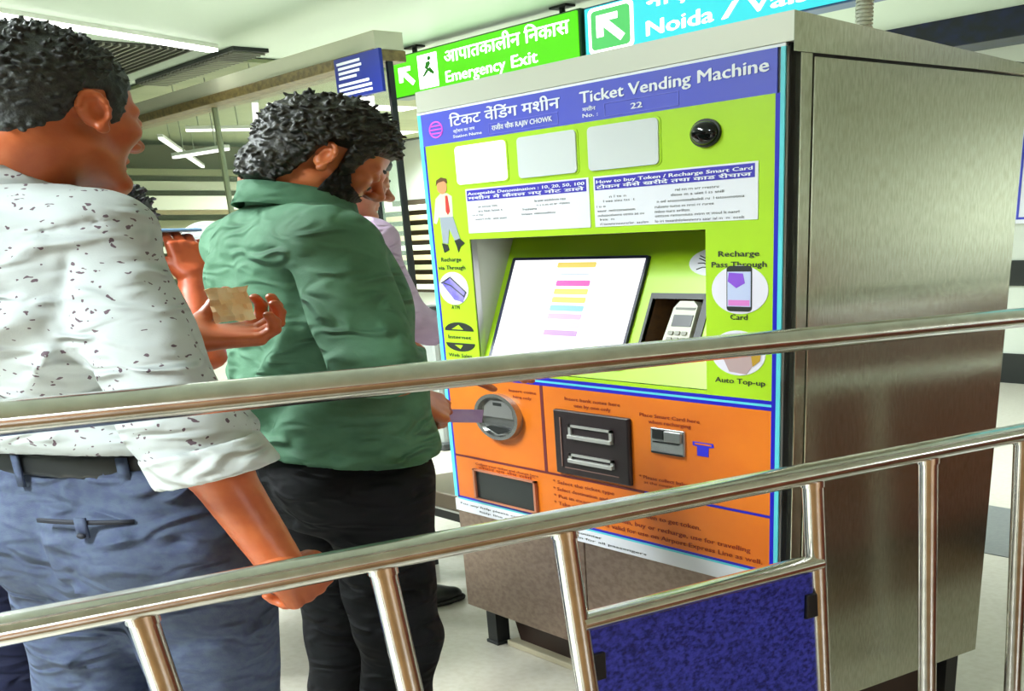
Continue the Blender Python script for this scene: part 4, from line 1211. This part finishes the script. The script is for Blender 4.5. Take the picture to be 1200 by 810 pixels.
# ---------------------------------------------------------------- man in the printed white shirt
def man_white():
    p = Person((.712, -.968, 0), 0.40, 'man in a white printed shirt and grey blue jeans waiting at the railing')
    skin = skin_mat('skin_a', (196, 104, 58), (170, 74, 34))
    inv = lambda q: p.R.T @ (np.array(q) - p.o)
    shR, elR, wrR = inv((.842, -.938, 1.402)), inv((.944, -.924, 1.118)), inv((1.000, -.866, .866))
    shL, elL, wrL = (-.182, -.03, 1.405), inv((.57, -.91, 1.165)), inv((.738, -.826, 1.216))
    off = tuple((p.R.T @ np.array((.015, .042, 0)))[:2])
    mixh = lambda z: max(0, min(1, (1.25 - z) / .2))
    rows = [(z, cx - .01 * (z > 1.2) + off[0] * mixh(z), cy - .018 * max(0, min(1, (z - 1.1) / .2)) + off[1] * mixh(z), a * (.93 if z > 1.2 else 1), b_) for z, cx, cy, a, b_ in torso_rows()]
    kn = (inv((.785, -.885, .50)), inv((.640, -.985, .49))); an = (inv((.77, -.92, .09)), inv((.60, -1.03, .09)))
    b, hp, hR, hs = make_body(p, skin, dict(pos=inv((.742, -.921, 1.580)), yaw=-.03, pitch=.14, scale=.91), [(shR, elR, wrR), (shL, elL, wrL)],
        [(wrR, p.R.T @ np.array((-.30, .45, -.75)), p.R.T @ np.array((-.8, -.3, .1)), dict(curl=(1.0, 1.05, 1.05, 1.1), thumb=(.6, .5), mirror=True, scale=.88)),
         (wrL, p.R.T @ np.array((.05, .95, .05)), p.R.T @ np.array((.3, .1, 1)), dict(curl=(.85, .8, .8, .85), thumb=(.7, .5), mirror=False))],
        rows, 1.03, kn, an, neck_base=(0, -.022, 1.44), off=off)
    eyes(p, b, hp, hR, hs)
    mk = hairline(.070, .05, -.058, -.012, .040)
    hair = on_head(p, hp, hR, hs, 'hair', hair_vol(.0028, .012, .003, mk, 1600, 3, (.006, .015), .0024, (0, .4, .2), .7).mesh(), mat('hair_short_black', (26, 28, 28), .55, noise=.8, nscale=120, c2=(52, 56, 50), bump=.4, bscale=350), b)
    # shirt
    cl = printed_shirt()
    v = Vol((-.45, -.32, 1.0), (.5, .36, 1.56), .006)
    v.op(loft([(z, cx, cy, a * 1.02, bb * 1.03) for z, cx, cy, a, bb in rows]), .02)
    v.op(loft([(1.035, off[0], off[1], .166, .122), (1.075, off[0], off[1] - .004, .182, .138), (1.12, off[0] * .7, off[1] * .7 - .002, .178, .130)]), .02)
    cuff = lambda e, w_, t: np.array(e) * (1 - t) + np.array(w_) * t
    for sh, el, wr, t in ((shR, elR, wrR, .34), (shL, elL, wrL, .5)):
        v.op(cone((sh[0] * .62, sh[1] - .004, sh[2] + .012), sh, .056, .058), .04)
        v.op(cone(sh, el, .058, .056), .012)
        v.op(chop(el, cuff(el, wr, t), .056, .055), .02)
    # sleeve seam: a crease ringing the arm
    ax_ = np.array(elR) - np.array(shR); ax_ /= np.linalg.norm(ax_); u_ = np.cross(ax_, (0, 0, 1)); u_ /= np.linalg.norm(u_); w__ = np.cross(ax_, u_)
    sc_ = np.array(shR) + ax_ * .012 + np.array((-.012, 0, 0)); ring_ = [sc_ + .063 * (math.cos(a) * u_ + math.sin(a) * w__) for a in np.linspace(0, 2 * math.pi, 25)]
    for a, bb in zip(ring_[:-1], ring_[1:]):
        v.op(fold(a, bb, .0065, -.0022), mode='d')
    # folds of the back and sleeve
    for a, bb, w_, am in (((.155, -.06, 1.41), (.15, -.115, 1.24), .006, -.004), ((-.155, -.06, 1.41), (-.15, -.115, 1.24), .006, -.004),
                          ((.14, -.12, 1.22), (.03, -.13, 1.08), .014, .008), ((.16, -.10, 1.20), (.08, -.135, 1.09), .012, -.007),
                          ((.12, -.12, 1.28), (-.02, -.13, 1.17), .016, .007), ((.10, -.12, 1.31), (-.04, -.13, 1.23), .016, -.006),
                          ((-.12, -.12, 1.28), (-.02, -.13, 1.14), .016, .006), ((0, -.13, 1.40), (0, -.13, 1.1), .014, -.003),
                          ((.20, -.05, 1.33), (.245, -.03, 1.16), .012, .005), ((.215, -.02, 1.28), (.29, .0, 1.12), .01, -.005),
                          ((.19, -.05, 1.20), (.27, -.02, 1.10), .010, .006), ((.20, -.04, 1.17), (.29, .0, 1.06), .010, -.005)):
        v.op(fold(a, bb, w_, am), mode='d')
    v.op(wobble((-.45, -.32, 1.0), (.5, .36, 1.56), 24, .004, 4, (1, 1, .8)), mode='d')
    v.cut(lambda X, Y, Z: np.maximum(1.05 + .006 * np.sin(14 * X) - Z + 0 * Y, np.maximum(Z - 1.475 - .0 * X, -1)) * np.where(np.abs(X) < .2, 1, 0) + np.where(np.abs(X) < .2, 0, -1))
    sh_ = p.put('shirt', v.mesh(), cl)
    p.put('collar', collar((0, -.018, 1.462), .22, .064, .064, .03, .04, .02), cl, sh_)
    # rolled white cuff
    vc = Vol((.18, -.12, .92), (.42, .2, 1.15), .005)
    c0, c1 = cuff(elR, wrR, .17), cuff(elR, wrR, .36)
    vc.op(chop(c0, c1, .064, .068)); vc.op(fold(c0, c0 + (0, .06, -.05), .01, .004), mode='d')
    n_ = (c1 - c0) / np.linalg.norm(c1 - c0)
    vc.cut(lambda X, Y, Z: -((X - c0[0]) * n_[0] + (Y - c0[1]) * n_[1] + (Z - c0[2]) * n_[2]))
    p.put('rolled_cuff', vc.mesh(), cloth('plain_white_cotton', (202, 208, 208), (190, 196, 198)), sh_)
    # trousers, belt, pocket
    jean = cloth('grey_blue_denim', (78, 90, 112), (64, 70, 104), .75, .2, 500, .6, 90)
    tr = make_trousers(p, jean, 1.03, kn, an, loose=1.04, off=off, extra=[fold((.03, -.15, .80), (.18, -.02, .84), .014, .008), fold((.02, -.14, .76), (.17, -.03, .79), .012, -.008), fold((.05, -.14, .72), (.15, -.06, .76), .012, .006)])
    bl = Vol((-.25, -.24, 1.0), (.27, .26, 1.08), .005)
    bl.op(loft([(1.014, off[0], off[1] + .002, .1715, .1235), (1.052, off[0], off[1] + .002, .1700, .1220)]), .005)
    p.put('belt', bl.mesh(), mat('belt_leather', (24, 26, 28), .4), tr)
    def ring_pt(x, z, out=.0):
        a, bb = (.1715, .1235) if z > .99 else (.1785, .136)
        return np.array((x + off[0], off[1] + (.002 if z > .99 else -.006) - bb * (1 - abs(x / a) ** 2.3) ** (1 / 2.3) - out, z))
    for x in (-.10, -.01, .12):
        pts = [[ring_pt(x + dx, zz, .003) for zz in (.995, 1.01, 1.03, 1.05)] for dx in (-.005, .005)]
        p.put('belt_loop', shell(pts, thick=.0018), jean, tr)
    pk = obj
    dk = mat('pocket_dark', (26, 30, 44), .7)
    rows_ = [[ring_pt(.03 + .013 * k, zz, .004) for k in range(9)] for zz in (.951, .944)]
    p.put('pocket_welt', shell(rows_, thick=.002), dk, tr)
    rows_ = [[ring_pt(.08 + .004 * k, zz, .007) for k in range(4)] for zz in (.956, .922)]
    p.put('pocket_tab', shell(rows_, thick=.002), jean, tr)
    V, F = ballg(tuple(ring_pt(.086, .926, .010)), (.006, .004, .005), 10, 6)
    tri_obj(p, 'pocket_button', (V, F), dk, tr, True)
    for a in an:
        shoe(p, a, mat('shoe_grey', (70, 72, 76), .6), mat('sole_white', (225, 225, 220), .6))


man_white()


# ---------------------------------------------------------------- man in the green shirt
def man_green():
    p = Person((.510, -.523, 0), .0, 'bearded man in a green shirt and black trousers paying at the machine')
    skin = skin_mat('skin_b', (206, 118, 72), (176, 84, 44))
    inv = lambda q: p.R.T @ (np.array(q) - p.o)
    shR, elR = inv((.672, -.581, 1.376)), inv((.768, -.598, 1.152))
    wrR = inv((.604, -.460, 1.045))
    shL, elL, wrL = (-.172, -.018, 1.385), (-.20, .05, 1.13), (-.10, .24, 1.05)
    rows = torso_rows(.985, .93, .02, hem=.80)
    kn = ((.10, .0, .48), (-.10, .01, .48)); an = ((.10, -.03, .09), (-.11, -.02, .09))
    b, hp, hR, hs = make_body(p, skin, dict(pos=inv((.537, -.508, 1.546)), yaw=-.32, pitch=.60, scale=.86), [(shR, elR, wrR), (shL, elL, wrL)],
        [(wrR, p.R.T @ np.array((-.2, .75, -.45)), p.R.T @ np.array((-.7, -.1, -.6)), dict(curl=(.35, .5, .75, .9), thumb=(.5, .4), mirror=True)),
         (wrL, (.5, .8, .1), (.3, 0, -1), dict(curl=(.4, .4, .4, .4), thumb=(.4, .4), mirror=False))],
        rows, 1.02, kn, an, neck_base=(0, -.016, 1.425), off=(0, -.018))
    eyes(p, b, hp, hR, hs)
    hm = mat('hair_wavy_black', (17, 17, 13), .5, noise=.9, nscale=90, c2=(44, 42, 28), bump=.5, bscale=300)
    mk = hairline(.062, .045, -.105, -.035, .034)
    on_head(p, hp, hR, hs, 'hair', hair_vol(.003, .018, .013, mk, 2600, 8, (.010, .022), .0038, (0, .3, -.7), .35).mesh(), hm, b)
    on_head(p, hp, hR, hs, 'beard', beard_geo(), mat('beard_black', (22, 20, 18), .7, bump=.5, bscale=400), b)
    g = cloth('green_cotton', (88, 130, 102), (66, 104, 78), .8, .15, 300, .5, 22)
    v = Vol((-.42, -.34, .80), (.44, .42, 1.56), .006)
    v.op(loft([(z, cx, cy - .012, a * 1.06, bb * 1.04) for z, cx, cy, a, bb in rows]), .02)
    v.op(loft([(.84, 0, -.018, .178, .134), (.95, 0, -.016, .176, .132), (1.06, 0, -.010, .168, .126), (1.15, 0, -.004, .166, .122)]), .02)
    cuff = lambda e, w_, t: np.array(e) * (1 - t) + np.array(w_) * t
    for sh, el, wr, t in ((shR, elR, wrR, .16), (shL, elL, wrL, .3)):
        v.op(cone((sh[0] * .6, sh[1] - .004, sh[2] + .012), sh, .062, .068), .04)
        v.op(cone(sh, el, .064, .058), .012); v.op(chop(el, cuff(el, wr, t), .058, .057), .012)
    for a, bb, w_, am in (((-.17, -.10, 1.365), (.17, -.10, 1.365), .004, -.0035),          # yoke seam
                          ((-.06, -.13, 1.355), (-.06, -.13, 1.10), .010, .006), ((-.09, -.13, 1.355), (-.09, -.13, 1.15), .010, -.005),
                          ((.0, -.14, 1.34), (.03, -.13, 1.0), .02, -.006), ((.15, -.10, 1.33), (.13, -.125, 1.19), .012, -.010),
                          ((.13, -.125, 1.21), (.0, -.14, 1.05), .018, .008), ((.14, -.11, 1.14), (.02, -.14, .98), .018, -.008),
                          ((.165, -.07, 1.36), (.235, -.07, 1.23), .012, .006), ((.17, -.08, 1.30), (.245, -.05, 1.20), .010, -.006),
                          ((.16, -.06, 1.24), (.255, -.02, 1.17), .010, .006), ((.155, -.06, 1.19), (.25, .0, 1.12), .010, -.005),
                          ((.17, -.06, 1.16), (.24, -.05, 1.10), .008, .005), ((.155, -.02, 1.42), (.16, -.09, 1.33), .005, -.004),
                          ((-.14, -.10, 1.10), (.16, -.05, .97), .02, .007), ((-.1, -.13, 1.02), (.17, .0, .93), .018, -.006), ((.0, -.14, .93), (.18, .02, .88), .016, .006)):
        v.op(fold(a, bb, w_, am), mode='d')
    v.op(wobble((-.42, -.34, .80), (.44, .42, 1.56), 24, .0045, 9, (1, 1, 1)), mode='d')
    v.cut(lambda X, Y, Z: 0.918 - .012 * np.cos(2.2 * np.arctan2(Y, X)) - Z + np.where(Z > 1.0, -1, 0))
    sh_ = p.put('shirt', v.mesh(), g)
    p.put('collar', collar((0, -.014, 1.452), .30, .066, .068, .034, .045, .022), g, sh_)
    vc = Vol((.08, -.16, 1.0), (.34, .2, 1.26), .005)
    c0, c1 = cuff(elR, wrR, .02), cuff(elR, wrR, .20)
    vc.op(chop(c0, c1, .060, .063)); vc.op(fold((.15, -.05, 1.16), (.26, .0, 1.12), .008, .004), mode='d')
    p.put('rolled_cuff', vc.mesh(), g, sh_)
    make_trousers(p, cloth('black_cotton', (20, 22, 24), (28, 24, 30), .8, .1, 300), 1.02, kn, an, loose=.90, seed=12, off=(0, -.006))
    for a in an:
        shoe(p, a, mat('shoe_black', (18, 18, 18), .4), mat('sole_dark', (30, 28, 26), .7))
    return p.o, p.R


man_green()


# ---------------------------------------------------------------- people half hidden behind them
def simple_man(origin, yaw, label, skin, head, arms, hands, shirt_m, trouser_m, hairm, shoe_m, sleeve=(.35, .35), k=1.0, hem=.86, seed=1, sole=None, stoop=0.0, an=((.11, -.01, .09), (-.11, -.01, .09))):
    p = Person(origin, yaw, label)
    rows = torso_rows(k, 1.0, stoop, hem=hem)
    kn = ((.10, .02, .48 * k), (-.06 + an[1][0] * .4, .02 + an[1][1] * .5, .48 * k))
    b, hp, hR, hs = make_body(p, skin, head, arms, hands, rows, 1.0 * k, kn, an, h=.010, head_h=.0042, neck_base=(0, -.012, 1.44 * k))
    eyes(p, b, hp, hR, hs)
    on_head(p, hp, hR, hs, 'hair', hair_vol(.0042, .026, .009, hairline(), 350, seed, (.01, .024), .005).mesh(), hairm, b)
    v = Vol((-.5, -.4, .78), (.5, .5, 1.56), .009)
    v.op(loft([(z, cx, cy, a * 1.04, bb * 1.06) for z, cx, cy, a, bb in rows]), .02)
    for (sh, el, wr), t in zip(arms, sleeve):
        c = np.array(el) * (1 - t) + np.array(wr) * t
        v.op(cone((sh[0] * .6, sh[1], sh[2] + .012), sh, .060, .066), .04); v.op(cone(sh, el, .068, .059), .03); v.op(chop(el, c, .059, .052), .02)
    r = random.Random(seed)
    for i in range(14):
        s = r.choice((-1, 1)); z = r.uniform(.95, 1.35)
        v.op(fold((s * .19, r.uniform(-.06, .06), z), (s * .03, r.choice((-.13, .13)), z - r.uniform(.02, .14)), .014, r.choice((-1, 1)) * .006), mode='d')
    v.op(wobble((-.5, -.4, .78), (.5, .5, 1.56), 24, .004, seed), mode='d')
    v.cut(lambda X, Y, Z: np.where(Z < hem + .02, hem - Z, -1) + 0 * X + 0 * Y)
    s_ = p.put('shirt', v.mesh(), shirt_m)
    p.put('collar', collar((0, -.012, 1.455 * k), .24), shirt_m, s_)
    make_trousers(p, trouser_m, 1.0 * k, kn, an, h=.011, seed=seed)
    for a in an:
        shoe(p, a, shoe_m, sole or mat('sole_dark', (30, 28, 26), .7))
    return p


dark_hair = mat('hair_black', (16, 17, 17), .5, noise=.6, nscale=90, c2=(36, 36, 34), bump=.4, bscale=300)
P3 = Person
# man with the phone, hidden behind the printed shirt
_o3 = np.array((-.30, -.62, 0)); _R3 = rotm(.20); _i3 = lambda q: tuple(_R3.T @ (np.array(q) - _o3))
simple_man(tuple(_o3), .30, 'dark haired man in blue sneakers holding up a phone behind the printed shirt', skin_mat('skin_c', (196, 92, 52), (160, 66, 34)),
           dict(pos=(.0, .09, 1.445), yaw=0, pitch=.45), [((.17, 0, 1.29), _i3((-.02, -.52, 1.09)), _i3((-.055, -.495, 1.31))), ((-.17, 0, 1.29), (-.20, .06, 1.06), (-.16, .22, .98))],
           [(_i3((-.055, -.495, 1.31)), _R3.T @ np.array((-.12, .1, 1.0)), _R3.T @ np.array((-.8, .1, .2)), dict(curl=(.75, .8, .8, .8), thumb=(.3, .3), mirror=True, h=.003)),
            ((-.16, .22, .98), (.4, .8, .1), (0, 0, -1), dict(curl=(.4, .4, .4, .4), h=.004))],
           cloth('dark_teal_cotton', (34, 40, 44), (24, 28, 34)), cloth('black_cotton', (20, 22, 24), (28, 24, 30)), dark_hair, mat('sneaker_blue', (24, 44, 190), .5), sleeve=(.0, .3), k=.915, hem=.80, seed=21, sole=mat('sole_white', (225, 225, 220), .6), an=((.11, -.01, .09), (-.19, -.06, .09)))
# lavender shirt, behind the green shirt
simple_man((-.47, .03, 0), -.05, 'man in a pale lavender shirt standing behind the man in green', skin_mat('skin_d', (214, 140, 108), (190, 106, 72)),
           dict(pos=(.02, .05, 1.60), yaw=-.1, pitch=.3), [((.185, 0, 1.40), (.25, .02, 1.15), (.22, .20, 1.03)), ((-.185, 0, 1.40), (-.24, .02, 1.15), (-.2, .2, 1.03))],
           [((.22, .20, 1.03), (0, 1, .1), (0, 0, -1), dict(curl=(.5, .5, .5, .5), mirror=True, h=.004)), ((-.2, .2, 1.03), (0, 1, .1), (0, 0, -1), dict(curl=(.5, .5, .5, .5), h=.004))],
           cloth('lavender_cotton', (226, 196, 230), (208, 176, 216)), cloth('charcoal_cotton', (24, 26, 28), (34, 32, 34)), dark_hair, mat('shoe_black', (18, 18, 18), .4), sleeve=(.6, .6), hem=.84, seed=31)
# face glimpsed beyond the green shirt
simple_man((-1.02, .18, 0), .9, 'fair skinned man glimpsed behind the curly head of the man in green', skin_mat('skin_e', (226, 170, 146), (206, 140, 116)),
           dict(pos=(0, .05, 1.66), yaw=.3, pitch=.05), [((.185, 0, 1.43), (.23, .02, 1.18), (.22, .16, .98)), ((-.185, 0, 1.43), (-.23, .02, 1.18), (-.22, .16, .98))],
           [((.22, .16, .98), (0, .6, -.6), (-1, 0, 0), dict(curl=(.4, .4, .4, .4), mirror=True, h=.005)), ((-.22, .16, .98), (0, .6, -.6), (1, 0, 0), dict(curl=(.4, .4, .4, .4), h=.005))],
           cloth('pale_grey_cotton', (196, 200, 196), (176, 182, 180)), cloth('charcoal_cotton', (24, 26, 28)), dark_hair, mat('shoe_black', (18, 18, 18), .4), sleeve=(.5, .5), k=1.02, seed=41)
# navy clothes and blue sneakers at the edge of the queue
simple_man((.04, -1.0, 0), .1, 'person in dark navy clothes standing beyond the man in the printed shirt', skin_mat('skin_a', (196, 104, 58), (170, 74, 34)),
           dict(pos=(0, .05, 1.50), yaw=0, pitch=.1), [((.18, 0, 1.32), (.25, .0, 1.05), (.27, .05, .78)), ((-.18, 0, 1.32), (-.24, .02, 1.06), (-.26, .10, .82))],
           [((.27, .05, .78), (.0, .6, -.7), (-1, 0, 0), dict(curl=(.5, .5, .5, .5), mirror=True, h=.004)), ((-.26, .10, .82), (0, .5, -.8), (1, 0, 0), dict(curl=(.4, .4, .4, .4), h=.004))],
           cloth('navy_check', (30, 36, 64), (16, 18, 30), noise=.9, nscale=40), cloth('navy_denim', (28, 32, 60), (18, 20, 34)), dark_hair, mat('shoe_black', (18, 18, 18), .4), sleeve=(.85, .3), k=.94, hem=.80, seed=51)


# ---------------------------------------------------------------- things held
def plate(name, c, ux, uy, w_, h_, th, m, label, cat_, bend=0.0, crumple=0.0):
    ux = np.array(ux, float); ux /= np.linalg.norm(ux); uy = np.array(uy, float); uy -= ux * uy.dot(ux); uy /= np.linalg.norm(uy); n = np.cross(ux, uy)
    c = np.array(c, float); rows_ = []
    for j in range(7):
        rows_.append([c + ux * w_ * (i / 8 - .5) + uy * h_ * (j / 6 - .5) + n * bend * math.cos((i / 8 - .5) * 5 + j * .4) for i in range(9)])
    rows_ = np.array(rows_) + (rng.normal(size=(7, 9, 1)) * n * crumple if crumple else 0) + (rng.normal(size=(7, 9, 3)) * crumple * .5 if crumple else 0)
    V, Q = shell(rows_, thick=th / 2)
    return tag(obj(name, (V, Q), m, None, 30), label, cat_)


note = mat('note_orange', (252, 206, 150), .7, noise=.8, nscale=40, c2=(255, 232, 196))
plate('banknote', (.766, -.772, 1.276), (.40, .9, .08), (-.1, .05, 1), .046, .060, .0015, note, 'folded orange banknote in the hand of the man in the printed shirt', 'banknote', .006, .0022)
plate('banknote', (.572, -.345, .975), (.45, .88, -.12), (0, -.1, 1), .065, .032, .0012, mat('note_lavender', (196, 168, 214), .7, noise=.5, nscale=60, c2=(176, 146, 206)), 'lavender banknote held out towards the machine by the man in green', 'banknote', .002)
ph = thing('mobile_phone', 'slim mobile phone held up by the dark haired man', 'phone', (-.12, -.50, 1.435))
pc = np.array((-.12, -.50, 1.435))
obj('phone_body', boxg(pc[0] - .038, pc[0] + .038, pc[1] - .07, pc[1] + .07, pc[2] - .004, pc[2] + .004, .0025), mat('phone_case', (120, 160, 205), .3), ph)
obj('phone_screen', boxg(pc[0] - .034, pc[0] + .034, pc[1] - .064, pc[1] + .064, pc[2] + .004, pc[2] + .005), mat('phone_glow', (150, 190, 235), .2, emit=.8), ph)
